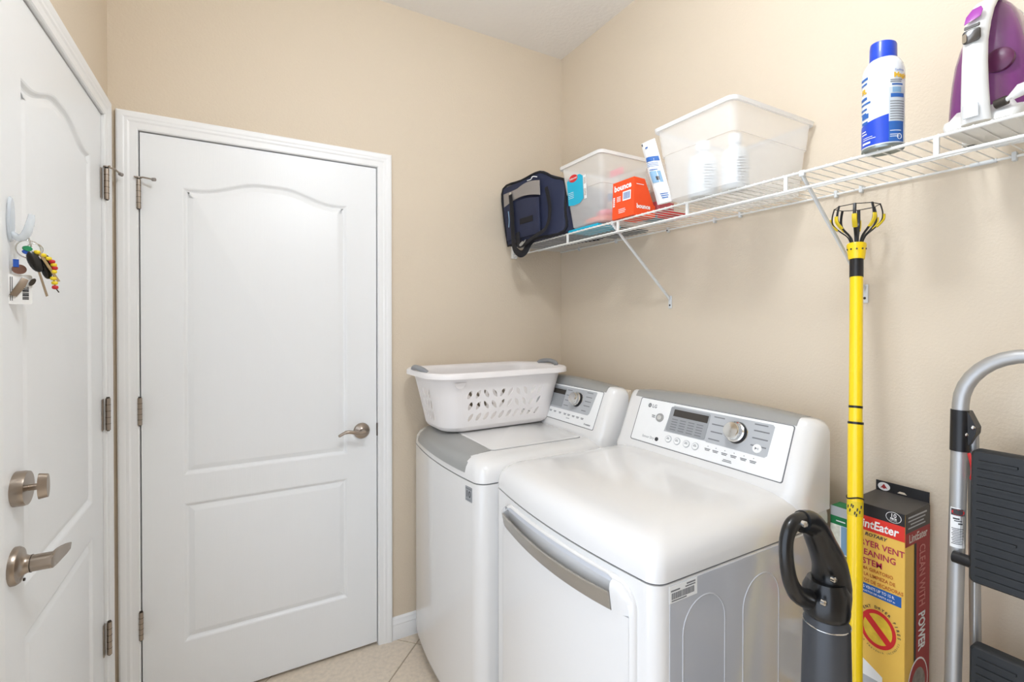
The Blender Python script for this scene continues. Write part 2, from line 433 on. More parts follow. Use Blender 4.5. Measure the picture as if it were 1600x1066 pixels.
for y, zc, hz, x in ((1.270, .918, .013, .056), (1.285, .919, .0175, .057), (1.302, .918, .0175, .058), (1.320, .917, .0155, .060), (1.337, .916, .0125, .063), (1.350, .916, .008, .066)):
    pr.append([FD(x-.0035, y, zc-hz), FD(x+.0025, y, zc-hz), FD(x+.0045, y, zc+hz*.8), FD(x-.0015, y, zc+hz*.8)])
paddle.loft(pr).build('lever_paddle', M_nick, lv, 40, .0015)
MB().cyl(FD(.0135, 1.283, .888), FD(.016, 1.283, .888), .003, 12).build('set_screw', M_nickd, lv)
db = MB().lathe([(.034, 0), (.034, .014), (.0325, .019), (.006, .0195), (.0065, .034)], (XD, 1.294, 1.064), 'X', 32).build('deadbolt', M_nick, d2, 40)
tp = MB(); ring0 = [(y*.012, z*.026) for y, z in [(math.cos(a*math.pi/12), math.sin(a*math.pi/12)) for a in range(24)]]
tp.loft([[FD(.034, 1.294+a, 1.064+b) for a, b in ring0], [FD(.048, 1.294+a*.8, 1.064+b*.9) for a, b in ring0]]).build('thumb_turn', M_nick, db, 40)

# ------------------------------------------------------------------ ceiling lamp (above the frame)
cl = thing('ceiling_lamp', (.38, .55, ZC), 'round white globe lamp hanging from a short stem on the ceiling', 'lamp')
MB().lathe([(.07, 0), (.07, -.012), (.05, -.022), (.012, -.026), (.012, -.12), (.04, -.125), (.045, -.15)], (.38, .55, ZC), 'Z', 28).build('lamp_base', M_trim, cl)
MB().lathe([(.095*math.sin(math.pi*i/16)+.0005, -.240+.095*math.cos(math.pi*i/16)) for i in range(1, 17)], (.38, .55, ZC), 'Z', 24).build('lamp_globe', M_glow, cl)

# ------------------------------------------------------------------ laundry machines
def outline(x0, R, y0, y1, xr, rc, ins=0, rear=True):
    yc = (y0+y1)/2; h = (y1-y0)/2-ins; X0 = x0+ins; rc = rc+ins*.35; pts = []
    A = lambda y: X0+(y-yc)**2/(2*R)
    xe = xr-(ins*.3 if rear else 0); rr = .012
    for i in range(7):                         # front corner at y0 side (from side to front)
        a = math.pi/2*i/6; cx = A(yc-(h-rc))+rc; pts.append((cx-rc*math.sin(a), yc-(h-rc)-rc*math.cos(a)))
    for i in range(1, 20):
        y = yc-(h-rc)+2*(h-rc)*i/20; pts.append((A(y), y))
    for i in range(7):
        a = math.pi/2*i/6; cx = A(yc+(h-rc))+rc; pts.append((cx-rc*math.cos(a), yc+(h-rc)+rc*math.sin(a)))
    for i in range(4):
        a = math.pi/2*i/3; pts.append((xe-rr+rr*math.sin(a), yc+h-rr+rr*math.cos(a)))
    for i in range(4):
        a = math.pi/2*i/3; pts.append((xe-rr+rr*math.cos(a), yc-h+rr-rr*math.sin(a)))
    return pts
UP = Vector((.059, 0, .145)).normalized()
def console(t, xs, y0, y1, xrear, wx=0):
    # profile points: (x, z, bow) ; xs shifts the whole console in x
    sec = []; n = 30
    ys = [y0+(y1-y0)*s for s in [0, .004, .010, .018, .028, .042, .060, .08] + [.08+.84*i/14 for i in range(1, 14)] + [.92, .940, .958, .972, .982, .990, .996, 1]]
    yc = (y0+y1)/2; h = (y1-y0)/2
    def prof(y, full=True):
        tt = h-abs(y-yc); r = .05
        fx = 0 if tt > r else r-math.sqrt(max(0, r*r-(r-tt)**2))
        r2 = .03; dz = 0 if tt > r2 else (r2-math.sqrt(max(0, r2*r2-(r2-tt)**2)))*.8
        b = .016*(1-((y-yc)/h)**2)
        F = lambda x, z: (min(x+xs+fx, xrear-.012), y, z)
        return [F(1.200, .90), F(1.200, .948), F(1.2045, .957), F(1.213, .972), F(1.272, 1.117-dz*.9), F(1.283, 1.129+b-dz), F(1.292, 1.133+b-dz), (xrear-.006, y, 1.131+b-dz), (xrear, y, 1.125+b-dz), (xrear, y, .90)]
    MB().loft([prof(y) for y in ys]).build('console', M_enam, t, 50)
    # grey strip along the top of the console
    sr = []
    for i in range(25):
        y = y0+.045+(y1-y0-.10)*i/24; b = .016*(1-((y-yc)/h)**2)
        k = .0012
        pr = [(1.2722, 1.1175), (1.283, 1.129+b), (1.292, 1.133+b), (xrear-xs-.012, 1.132+b)]
        sr.append([(x+xs-k, y, z+k*.6) for x, z in pr]+[(x+xs+.002, y, z-.003) for x, z in reversed(pr)])
    MB().loft(sr).build('console_trim', M_silver, t, 50)
    o = Vector((1.213+xs, 0, .972))
    F = lambda y, v, wv=0: tuple(o + Vector((0, y, 0)) + UP*v + Vector((0, -1, 0)).cross(UP)*wv)
    FU = lambda u, v, wv=0: F(-u, v, wv)        # u runs to the viewer's right (-Y)
    return FU
def machine_body(t, x0, R, y0, y1, xr, rc, prof):
    b = MB(); rings = []
    for z, ins in ((.045, .004), (.05, .001), (.06, 0), (.861, 0)):
        rings.append([(x, y, z) for x, y in outline(x0, R, y0, y1, xr, rc, ins)])
    b.loft(rings).build('body', M_enam, t, 40)
    MB().loft([[(x, y, z) for x, y in outline(x0, R, y0, y1, xr, rc, .0035)] for z in (.855, .870)]).build('seam', M_seam, t, 0)
    base = outline(x0, R, y0, y1, xr, rc, .05)
    MB().loft([[(x, y, z) for x, y in base] for z in (.018, .05)]).build('plinth', M_dark, t, 0)
    for fx, fy in ((x0+.12, y0+.08), (x0+.12, y1-.08), (xr-.08, y0+.08), (xr-.08, y1-.08)):
        MB().lathe([(.022, 0), (.022, .008), (.010, .010), (.010, .03)], (fx, fy, 0), 'Z', 14).build('foot', M_black, t)
    return MB().loft([[(x, y, z) for x, y in outline(x0, R, y0, y1, xr, rc, i)] for i, z in prof]).build('top_cover', M_enam, t, 40)

def knob(FU, u, v, r, rc, t, name='knob'):
    def ringat(cu, cv, rr, wv, n=28): return [FU(cu+rr*math.cos(2*math.pi*i/n), cv+rr*math.sin(2*math.pi*i/n), wv) for i in range(n)]
    k = MB().loft([ringat(u, v, r, 0), ringat(u, v, r, .004), ringat(u, v, r*.93, .012), ringat(u, v, r*.85, .013)]).build(name, M_black, t, 40)
    MB().loft([ringat(u, v, r*.93, .0125), ringat(u, v, r*.80, .015), ringat(u, v, r*.78, .030), ringat(u, v, r*.70, .034), ringat(u, v, r*.3, .0355)]).build('knob_cap', M_chrome, k, 40)
    MB().loft([ringat(u, v, r*1.06, 0), ringat(u, v, r*1.02, .0022), ringat(u, v, r*.98, .0022)]).build('knob_ring', M_chrome, k, 40)

# ---- dryer
y0, y1 = .683, 1.371
dr = thing('clothes_dryer', (1.0, 1.03, 0), 'white front-loading clothes dryer nearest the camera with silver door handle', 'dryer')
cover = machine_body(dr, .687, 2.05, y0, y1, 1.345, .034, [(0,.8655),(.0005,.885),(.003,.900),(.009,.914),(.020,.928),(.038,.940),(.065,.947),(.11,.951),(.19,.9535)])
FU = console(dr, 0, y0, y1, 1.345)
# the slightly recessed landing on the top
cp_ = MB().loft([[FU(-y, v, .0) for y, v in rect(.733, .003, 1.283, .1545, .006)], [FU(-y, v, .0016) for y, v in rect(.7345, .0045, 1.2815, .153, .005)]]).build('control_plate', M_white, dr, 40)
MB().loft([[FU(-y, v, -.001) for y, v in rect(.7305, .001, 1.2855, .156, .007)], [FU(-y, v, .0004) for y, v in rect(.7305, .001, 1.2855, .156, .007)]]).build('plate_gap', M_seam, dr, 0)
K = .0016
plate(lambda u, v, w=0: FU(u, v, K+w), [(-1.146,.056),(-.98,.058),(-.98,.056),(-.792,.054),(-.785,.06),(-.782,.142),(-.788,.147),(-.976,.147),(-1.130,.1465),(-1.137,.140)], .0006, 'control_panel', M_panelgrey, cp_)
dp = plate(lambda u, v, w=0: FU(u, v, K+.0006+w), rect(-1.140, .060, -.986, .142, .006), .0012, 'display', M_dispgrey, cp_)
plate(lambda u, v, w=0: FU(u, v, K+.0018+w), rect(-1.124, .112, -.990, .135), .0005, 'display_screen', M_lcd, dp)
bars(lambda u, v, w=0: FU(u, v, K+.0018+w), [(-1.124+.033*c, -1.124+.033*c+.024, .066+.0085*r, .003) for r in range(5) for c in range(4)], M_ink, dp)
knob(lambda u, v, w=0: FU(u, v, K+w), -.887, .104, .032, 0, dr)
FK = lambda u, v, w=0: FU(u, v, K+.0006+w)
bars(FK, [(-.974+.002*(i % 2), -.935+.004*(i % 3), .066+.023*i, .0035) for i in range(4)] + [(-.838, -.792, .066+.021*i+.012, .0035) for i in range(3)] + [(-.84, -.80, .138, .0035)], M_ink, cp_)
FQ = lambda u, v, w=0: FU(u, v, K+w)
for y in (1.119, 1.083, 1.046, 1.012):
    bt = MB().loft([[FQ(a, b, 0) for a, b in ell(-y, .0343, .0128, .0118)], [FQ(a, b, .0016) for a, b in ell(-y, .0343, .0123, .0113)], [FQ(a, b, .002) for a, b in ell(-y, .0343, .010, .009)]]).build('button', M_panelgrey, cp_)
    MB().loft([[FQ(a, b, .001) for a, b in ell(-y, .0343, .0108, .0098)], [FQ(a, b, .0026) for a, b in ell(-y, .0343, .0104, .0094)]]).build('button_cap', M_white, bt)
    bars(lambda u, v, w=0: FQ(u, v, .0026+w), [(-y-.006, -y+.006, .0335, .002), (-y-.005, -y+.005, .0375, .0016)], M_ink, bt)
bt = MB().loft([[FK(a, b, 0) for a, b in ell(-.817, .0735, .0135, .0125)], [FK(a, b, .002) for a, b in ell(-.817, .0735, .0125, .0115)]]).build('button', M_white, cp_)
text(lambda u, v, w=0: FK(u, v, .002+w), '►II', .009, -.817, .070, M_ink, bt, 'CENTER')
bt = MB().loft([[FQ(a, b, 0) for a, b in ell(-1.178, .0965, .0165, .0150)], [FQ(a, b, .003) for a, b in ell(-1.178, .0965, .0155, .0140)]]).build('power_button', M_silver, cp_)
MB().loft([[FQ(a, b, .002) for a, b in ell(-1.178, .0965, .0105, .0095)], [FQ(a, b, .0045) for a, b in ell(-1.178, .0965, .0095, .0085)]]).build('button_cap', M_chrome, bt)
bars(FQ, [(-1.215, -1.200, .098, .003), (-1.213, -1.200, .0925, .003)], M_ink, cp_)
lg = MB().loft([[FQ(a, b, 0) for a, b in ell(-1.236, .132, .0075, .0075)], [FQ(a, b, .0005) for a, b in ell(-1.236, .132, .0075, .0075)]]).build('logo', M_ink, cp_)
text(lambda u, v, w=0: FQ(u, v, .0005+w), 'LG', .007, -1.2395, .1297, M_white, lg)
text(FQ, 'LG', .017, -1.224, .1258, M_ink, cp_, bold=.0004)
text(FQ, 'Sensor Dry', .0115, -1.232, .0195, M_ink, cp_)
plate(FQ, ell(-1.167, .0232, .0075, .0068), .0005, 'sensor_mark', M_inkd, cp_)
bars(FQ, [r for y in (.968, .94, .91, .88, .849, .82) for r in ((-y-.010, -y+.010, .0355, .0026), (-y-.008, -y+.008, .0315, .0026), (-y-.0015, -y+.0015, .0440, .0022))] + [(-.909, -.883, .0185, .0022), (-.911, -.881, .0145, .0022)], M_ink, cp_)
# dryer door
xf = lambda y, off: .687+(y-1.027)**2/(2*2.05)-off
dd = [];
def dpt(y, z, off): return (xf(y, off), y, z)
def door_ring(ins, off):
    out = []; ya, yb, za, zb = .729+ins, 1.285-ins, .10+ins, .848-ins; r = .055
    for cy, cz, a in ((yb-r, zb-r, 0), (ya+r, zb-r, 90), (ya+r, za+r, 180), (yb-r, za+r, 270)):
        for i in range(9):
            t_ = math.radians(a+90*i/8); out.append((cy+r*math.cos(t_), cz+r*math.sin(t_)))
    full = []
    for i in range(len(out)):                   # subdivide long runs so the door follows the bowed front
        p, q = out[i], out[(i+1) % len(out)]; k = max(1, int(abs(p[0]-q[0])/.03))
        for j in range(k): full.append((p[0]+(q[0]-p[0])*j/k, p[1]+(q[1]-p[1])*j/k))
    return [dpt(a, b, off) for a, b in full]
# the door is lofted from its outline; a scooped hand grip lies between frame and silver bar
mbd = MB(); rr = [door_ring(0, -.004), door_ring(0, .004), door_ring(.003, .009), door_ring(.010, .0125)]
mbd.loft(rr, True, False)
def strips(ylist, prof, name, m, t, sm=40):
    MB().loft([[dpt(y, z, off) for z, off in prof(y)] for y in ylist], True, True).build(name, m, t, sm)
door = mbd.build('door', M_enam, dr, 40)
ys = [.7395+(1.2745-.7395)*i/24 for i in range(25)]
# lower door skin below the bar, and narrow top band above the grip
def zbar_top(y): s = (y-1.0)/.26; return .806+.014*s*s
def zbar_bot(y): return zbar_top(y)-.042
MB().loft([[dpt(y, z, .0125) for z in (.110+(.045*(max(0, abs(y-1.007)-.222)/.045)**2), .3, .5, .7, zbar_bot(y)+.002)] for y in ys], False, False, False).build('door_skin', M_enam, door, 40)
MB().loft([[dpt(y, z, o) for z, o in ((zbar_bot(y)-.004, .010), (zbar_bot(y), .0125), (zbar_bot(y)+.004, .0165), (zbar_top(y)-.004, .024), (zbar_top(y), .0255), (zbar_top(y)+.002, .023), (zbar_top(y), .018), (zbar_bot(y)+.006, .006))] for y in [.785+(1.255-.785)*i/24 for i in range(25)]]).build('door_handle', M_silver2, door, 40)
MB().loft([[dpt(y, z, o) for z, o in ((zbar_top(y)+.004, -.012), (.822, -.024), (.834, -.020), (.841-.03*max(0, abs(y-1.01)-.23)/.03, .004), (.836, .0135), (.846-.02*max(0, abs(y-1.01)-.22)/.03, .0118))] for y in [.775+(1.262-.775)*i/24 for i in range(25)]], False, False, False).build('grip_recess', M_enamshade, door, 40)
def ztop(y): t_ = max(0, .784-y, y-1.230); return .793+math.sqrt(max(0, .055**2-t_**2))-.0025
for ya, yb, sgn in ((.7325, .784, 1), (1.258, 1.281, -1)):   # rounded ends of the door beside the bar
    rows = []
    for i in range(11):
        t_ = i/10; y = ya+(yb-ya)*t_; e = t_ if sgn > 0 else 1-t_; k_ = min(1, .35+.65*math.sin(min(1, e*1.6)*math.pi/2))
        rows.append([dpt(y, min(z, ztop(y)-q), o*k_) for z, o, q in ((zbar_bot(y)-.030, .0124, .07), (zbar_bot(y)-.004, .0130, .05), (zbar_bot(y)+.010, .0150, .035), (zbar_top(y)-.008, .0185, .02), (zbar_top(y)+.006, .0205, .012), (.834, .0190, .006), (.840, .0150, .002), (.8425, .010, 0), (.8425, -.003, 0), (.77, -.003, .08))])
    MB().loft(rows).build('handle_post', M_enam, door, 70)
MB().box((.735, .7265, .764), (.742, .733, .790)).build('door_latch', M_black, dr)
MB().loft([door_ring(-.0022, -.003), door_ring(-.0022, -.0005)]).build('door_gasket', M_seam, dr, 0)
# side panel with pressed arches and sticker
FS = lambda x, z, w=0: (x, y0-w, z)
sp = MB().box((.752, y0-.0012, .06), (1.335, y0+.002, .857)).build('side_panel', M_enamshade, dr, 0)
for xa, xb, zt in ((.790, .922, .812), (.985, .1+1.02, .806)):
    r = (xb-xa)/2; pts = [(xa, .12), (xa, zt-r)] + [(xa+r-r*math.cos(a), zt-r+r*math.sin(a)) for a in [math.pi*i/16 for i in range(1, 16)]] + [(xb, zt-r), (xb, .12)]
    MB().tube([FS(x, z, .0004) for x, z in pts], .0022, 8).build('pressed_arch', M_enamshade, sp, 60)
st = MB().box((.750, y0-.0016, .822), (.832, y0-.001, .857)).build('sticker', M_white, dr, 0)
mbb = MB(); x = .756; random.seed(3)
while x < .822:
    w_ = random.choice((.001, .0015, .002, .0028)); mbb.box((x, y0-.0019, .829), (x+w_, y0-.0015, .842)); x += w_+random.choice((.0008, .0012))
mbb.box((.754, y0-.0019, .845), (.780, y0-.0015, .848)); mbb.box((.796, y0-.0019, .845), (.826, y0-.0015, .8475)); mbb.box((.800, y0-.0019, .850), (.826, y0-.0015, .853)); mbb.box((.756, y0-.0019, .8245), (.80, y0-.0015, .827))
mbb.build('barcode', M_ink, st, 0)

# ---- washer
y0w, y1w = 1.386, 2.046
wa = thing('washing_machine', (.97, 1.716, 0), 'white top-loading washing machine in the corner under the laundry basket', 'washer')
wprof = [(0,.8655),(.001,.885),(.005,.903),(.014,.919),(.030,.933),(.052,.941),(.075,.944)]
machine_body(wa, .637, 1.95, y0w, y1w, 1.300, .045, wprof)
FW = console(wa, -.045, y0w, y1w, 1.300)
lidp = [(x, y) for x, y in rect(.752, 1.474, 1.140, 1.962, .02)]
MB().loft([[(x, y, .943) for x, y in lidp], [(x, y, .9475) for x, y in lidp], [(x+(.004 if x < .95 else -.004), y+(.004 if y < 1.7 else -.004), .9495) for x, y in lidp]]).build('lid', M_enam, wa, 40)
MB().loft([[(x+(-.0025 if x < .95 else .0025), y+(-.0025 if y < 1.7 else .0025), z) for x, y in lidp] for z in (.943, .9446)]).build('lid_gap', M_seam, wa, 0)
hr = []
ycw = (y0w+y1w)/2
for i in range(25):
    y = 1.476+(1.972-1.476)*i/24; xa = .637+(y-ycw)**2/(2*1.95)
    e = min(1, min(i, 24-i)/2)
    pr = [(.0012, .884), (.006, .903), (.014, .917), (.030, .931), (.052, .940), (.075, .9440), (.748-xa, .9465)]
    k = .0008+.0030*e
    hr.append([(xa+a-k, y, z+k*(.3+.7*j/6)) for j, (a, z) in enumerate(pr)] + [(xa+a+.006, y, z-.004) for a, z in reversed(pr)])
MB().loft(hr).build('lid_handle', M_silver, wa, 40)
MB().loft([[FW(-y, v, -.001) for y, v in rect(1.440, .001, 1.990, .156, .007)], [FW(-y, v, .0004) for y, v in rect(1.440, .001, 1.990, .156, .007)]]).build('plate_gap', M_seam, wa, 0)
cp2 = MB().loft([[FW(-y, v, 0) for y, v in rect(1.4425, .003, 1.9875, .1545, .006)], [FW(-y, v, .0016) for y, v in rect(1.444, .0045, 1.986, .153, .005)]]).build('control_plate', M_white, wa, 40)
FQ2 = lambda u, v, w=0: FW(u, v, K+w)
plate(FQ2, [(-1.87,.050),(-1.495,.052),(-1.487,.06),(-1.476,.146),(-1.482,.149),(-1.86,.146)], .0006, 'control_panel', M_panelgrey, cp2)
dp = plate(lambda u, v, w=0: FQ2(u, v, .0006+w), rect(-1.85, .058, -1.672, .140, .004), .0010, 'display', M_dispgrey, cp2)
plate(lambda u, v, w=0: FQ2(u, v, .0016+w), rect(-1.84, .112, -1.674, .133), .0005, 'display_screen', M_lcd, dp)
knob(FQ2, -1.582, .1035, .030, 0, wa)
bars(lambda u, v, w=0: FQ2(u, v, .0006+w), [(-1.664, -1.632, .068+.022*i, .0032) for i in range(4)] + [(-1.535, -1.497, .085+.018*i, .0032) for i in range(4)] + [(-1.54, -1.512, .064, .0032)], M_ink, cp2)
bars(FQ2, [r for y in (1.74, 1.708, 1.671, 1.636, 1.609, 1.578, 1.549, 1.52) for r in ((-y-.009, -y+.009, .0345, .0026), (-y-.007, -y+.007, .0305, .0026))] + [(-1.62, -1.598, .019, .002)], M_ink, cp2)
text(FQ2, '6 motion', .0105, -1.500, .0135, M_inkd, cp2, bold=.0003)
# warranty badge on the washer front
FBD = lambda u, v, w=0: (.637+((1.4485-u)-ycw)**2/(2*1.95)-.0004-w, 1.4485-u, .82+v)
bd = plate(FBD, rect(-.020, -.0245, .020, .0245, .002), .0008, 'badge', M_dispgrey, wa)
text(lambda u, v, w=0: FBD(u, v, .0008+w), '10', .030, -.001, -.010, M_inkd, bd, 'CENTER', bold=.0004)
bars(lambda u, v, w=0: FBD(u, v, .0008+w), [(-.017, .017, .016, .003), (-.015, .013, -.020, .002)], M_ink, bd)
MB().box((1.302, 1.39, 1.06), (1.318, 1.48, 1.124)).build('hose_cover', M_wall, wa, 0, .003)

# ------------------------------------------------------------------ laundry basket
bk = thing('laundry_basket', (.945, 1.868, .9505), 'white plastic laundry basket with leaf-shaped holes and grey grips on the washer', 'basket')
ca, sa = math.cos(math.radians(2.0)), math.sin(math.radians(2.0))
def BK(x, y, z): return (.938+x*ca-y*sa, 1.866+x*sa+y*ca, .9505+z)
def rrect(hx, hy, r, z, n=8):
    out = []
    for cx, cy, a in ((hx-r, hy-r, 0), (-hx+r, hy-r, 90), (-hx+r, -hy+r, 180), (hx-r, -hy+r, 270)):
        for i in range(n+1):
            t_ = math.radians(a+90*i/n); out.append((cx+r*math.cos(t_), cy+r*math.sin(t_), z))
    return out
def lvl(z):                                     # half sizes and corner radius at height z
    t_ = z/.232; return .258+.044*t_+.006*t_*t_, .128+.040*t_, .075+.02*t_
zb = [0, .004, .012, .024]; ins = [.030, .014, .004, 0]
rings = [[BK(*p) for p in rrect(lvl(z)[0]-i, lvl(z)[1]-i, lvl(z)[2], z)] for z, i in zip(zb, ins)]
th = .0030
inn = [[BK(*p) for p in rrect(lvl(z)[0]-i-th, lvl(z)[1]-i-th, lvl(z)[2], z+(.003 if z < .02 else 0))] for z, i in zip(zb, ins)]
body = MB().loft(rings+inn[::-1]).build('basket_bottom', M_basket, bk, 40)
Z0, Z1 = .024, .205
def corner_cols(off):                            # corners between the flat sides, and rim band
    rows = [[BK(*p) for p in rrect(lvl(z)[0]-off, lvl(z)[1]-off, lvl(z)[2], z)] for z in (Z0, .07, .12, .16, Z1)]
    return rows
for q in range(4):
    ro, ri = corner_cols(0), corner_cols(th)
    MB().loft([[r[q*9+k] for k in range(9)] + [i_[q*9+k] for k in range(8, -1, -1)] for r, i_ in zip(ro, ri)]).build('basket_corner', M_basket, bk, 40)
def leaf(cx, cy, L, wd, ang):
    pts = []
    for i in range(12):
        t_ = i/12*2*math.pi; x_ = math.cos(t_); y_ = math.sin(t_)*(abs(math.sin(t_))**.35)
        px, py = x_*L/2, y_*wd/2; c, s = math.cos(ang), math.sin(ang); pts.append((cx+px*c-py*s, cy+px*s+py*c))
    return pts
def delaunay(loops, L):
    # triangles of the outer loop minus the holes
    pts, edges, k = [], [], 0
    for lp in loops:
        n = len(lp); pts += [Vector((s*L, z)) for s, z in lp]; edges += [(k+i, k+(i+1) % n) for i in range(n)]; k += n
    vo, eo, fo, ov, oe, of = delaunay_2d_cdt(pts, edges, [], 0, 1e-7)
    def inside(p, lp):
        c = False; n = len(lp)
        for i in range(n):
            a, b = lp[i-1], lp[i]
            if (a[1] > p[1]) != (b[1] > p[1]) and p[0] < (b[0]-a[0])*(p[1]-a[1])/(b[1]-a[1])+a[0]: c = not c
        return c
    out = []
    for f in fo:
        ids = [ov[i][0] for i in f]; c = (sum(pts[i].x for i in ids)/3/L, sum(pts[i].y for i in ids)/3)
        if any(inside(c, h) for h in loops[1:]): continue
        out.append(ids)
    return out
def side_panel(q, holes, name):
    # flat side between corner q end and corner q+1 start; s in 0..1, z in Z0..Z1
    def edge(z, off):
        r = rrect(lvl(z)[0]-off, lvl(z)[1]-off, lvl(z)[2], z); return Vector(r[q*9+8]), Vector(r[((q+1) % 4)*9])
    L = (edge(.11, 0)[0]-edge(.11, 0)[1]).length
    def mp(s, z, off):
        a, b = edge(z, off); return BK(*(a+(b-a)*s))
    bm = bmesh.new(); o0 = W[bk.name]
    sheets = []
    loops = [[(0, Z0), (.2, Z0), (.4, Z0), (.6, Z0), (.8, Z0), (1, Z0), (1, .07), (1, .12), (1, .16), (1, Z1), (.8, Z1), (.6, Z1), (.4, Z1), (.2, Z1), (0, Z1), (0, .16), (0, .12), (0, .07)]] + [[(.5+(x_)/L, z) for x_, z in h] for h in holes(L)]
    for off in (0, th):
        vs = [[bm.verts.new(Vector(mp(s, z, off))-o0) for s, z in lp] for lp in loops]
        fl = [v for lp in vs for v in lp]
        for t in delaunay(loops, L): bm.faces.new([fl[i] for i in t])
        sheets.append(vs)
    for a, b in zip(*sheets):
        for i in range(len(a)): bm.faces.new((a[i-1], a[i], b[i], b[i-1]))
    bmesh.ops.recalc_face_normals(bm, faces=bm.faces)
    me = bpy.data.meshes.new(name); bm.to_mesh(me); bm.free(); me.materials.append(M_basket)
    ob = bpy.data.objects.new(name, me); COL.objects.link(ob); ob.parent = bk; W[ob.name] = o0
def long_holes(L):
    out = []
    for r_, z in enumerate((.062, .108, .154)):
        for i in range(10):
            x_ = -.162+.036*i
            out.append(leaf(x_, z, .038, .016, math.radians((58, -58)[(i//2) % 2] if r_ else 52)))
    return out
def short_holes(L):
    return [leaf(-.039+.026*i, z, .040, .013, math.radians(80)) for z in (.062, .108, .154) for i in range(4)]
side_panel(0, long_holes, 'basket_side'); side_panel(2, long_holes, 'basket_side'); side_panel(1, short_holes, 'basket_end'); side_panel(3, short_holes, 'basket_end')
def rim_ring(i, z): h = lvl(.205); return [BK(*p) for p in rrect(h[0]+i, h[1]+i, h[2]+i*.6, z)]
MB().loft([rim_ring(-th, .203), rim_ring(0, .203), rim_ring(.003, .222), rim_ring(.010, .236), rim_ring(.024, .240), rim_ring(.029, .236), rim_ring(.030, .222), rim_ring(.032, .222), rim_ring(.0315, .238), rim_ring(.026, .2435), rim_ring(.008, .2405), rim_ring(.0, .236), rim_ring(-th, .222), rim_ring(-th, .203)], False, False).build('rim', M_basket, bk, 50)
hx = lvl(.205)[0]
for sg in (-1, 1):
    gp = [BK(sg*(hx+.010+.014*math.cos(a)), .070*math.sin(a)*1.0, .240+.016*max(0, math.cos(a*1.0))) for a in [math.pi/2*(i/8-1) for i in range(17)]]
    MB().tube(gp, .0105, 12, flat=.9).build('grip', M_grip, bk, 60)
for sx_, sy_ in ((-.14, -1),):                   # half-moon tab below the rim
    h = lvl(.2); F = lambda u, v, w=0: BK(-h[0]+.085+u, -h[1]-.002-w-.001, .205+v)
    plate(F, [(-.024, 0)]+[(.024*math.cos(a), -.022*math.sin(a)) for a in [math.pi*(1-i/10) for i in range(1, 10)]]+[(.024, 0)], .003, 'rim_tab', M_basket, bk)

# ------------------------------------------------------------------ wire shelf
ZS = 1.7511; XS = 1.1766; ZW = ZS+.0052
sh = thing('wire_shelf', (1.32, 1.0, ZS), 'white wire shelf running along the right wall above the machines', 'shelf')
YE = .02
MB().cyl((XS, YE, ZS), (XS, YB-.004, ZS), .0035, 12).build('front_rail', M_wire, sh)
MB().cyl((XS, YE, 1.713), (XS, YB-.004, 1.713), .0035, 12).build('lip_rail', M_wire, sh)
MB().cyl((XR-.008, YE, ZS), (XR-.008, YB-.004, ZS), .0030, 12).build('back_rail', M_wire, sh)
MB().cyl((XS+.15, YE, ZS-.003), (XS+.15, YB-.004, ZS-.003), .0022, 10).build('middle_rail', M_wire, sh)
wsrc = MB().tube([(XS-.002, 2.055, ZS+.0034), (XR-.006, 2.055, ZS+.0034)], .0013, 8).build('deck_wire', M_wire, sh)
k = 1
while 2.055-.0254*k > YE+.01: inst(wsrc, (0, -.0254*k, 0), sh); k += 1
tie = MB().box((XS-.0035, 1.609, 1.711), (XS+.0035, 1.618, ZS)).build('lip_tie', M_wire, sh, 0, .001)
for y in (1.918, 1.31, 1.004, .702, .407, .105): inst(tie, (0, y-1.6135, 0), sh)
bsrc = MB().tube([(XS+.002, 1.339, ZS-.004), (XS+.004, 1.339, ZS-.010), (XR-.006, 1.336, 1.480)], .0062, 10, flat=.55).build('bracket_arm', M_bracket, sh)
psrc = MB().box((XR-.005, 1.328, 1.442), (XR-.0005, 1.344, 1.492)).build('bracket_plate', M_bracket, sh, 0, .002)
ssrc = MB().lathe([(.0035, 0), (.003, -.002)], (XR-.005, 1.336, 1.455), 'X', 10).build('screw', M_nickd, psrc)
hsrc = MB().box((XS-.0045, 1.333, ZS-.010), (XS+.007, 1.345, ZS+.0045)).build('bracket_hook', M_bracket, sh, 0, .002)
for dy in (-.676,):
    inst(bsrc, (0, dy, 0), sh); p2 = inst(psrc, (0, dy, 0), sh); s2 = inst(ssrc, (0, dy, 0), sh); s2.parent = p2; s2.location = ssrc.location; inst(hsrc, (0, dy, 0), sh)
csrc = MB().box((XR-.014, 1.338, ZS-.010), (XR-.0005, 1.346, ZS+.010)).build('wall_clip', M_bracket, sh, 0, .002)
MB().cyl((XR-.016, 1.342, ZS-.003), (XR-.0135, 1.342, ZS-.003), .0028, 10).build('screw', M_nickd, csrc)
for y in (1.914, 1.643, 1.13, 1.03, .731, .668, .372): inst(csrc, (0, y-1.342, 0), sh)
MB().box((XS-.010, YB-.022, 1.700), (XS+.018, YB-.0005, 1.775)).build('end_bracket', M_wire, sh, 0, .003)
MB().cyl((XR-.008, .445, ZS), (XR-.008, .40, ZS), .0048, 12).build('rail_coupler', M_bracket, sh)

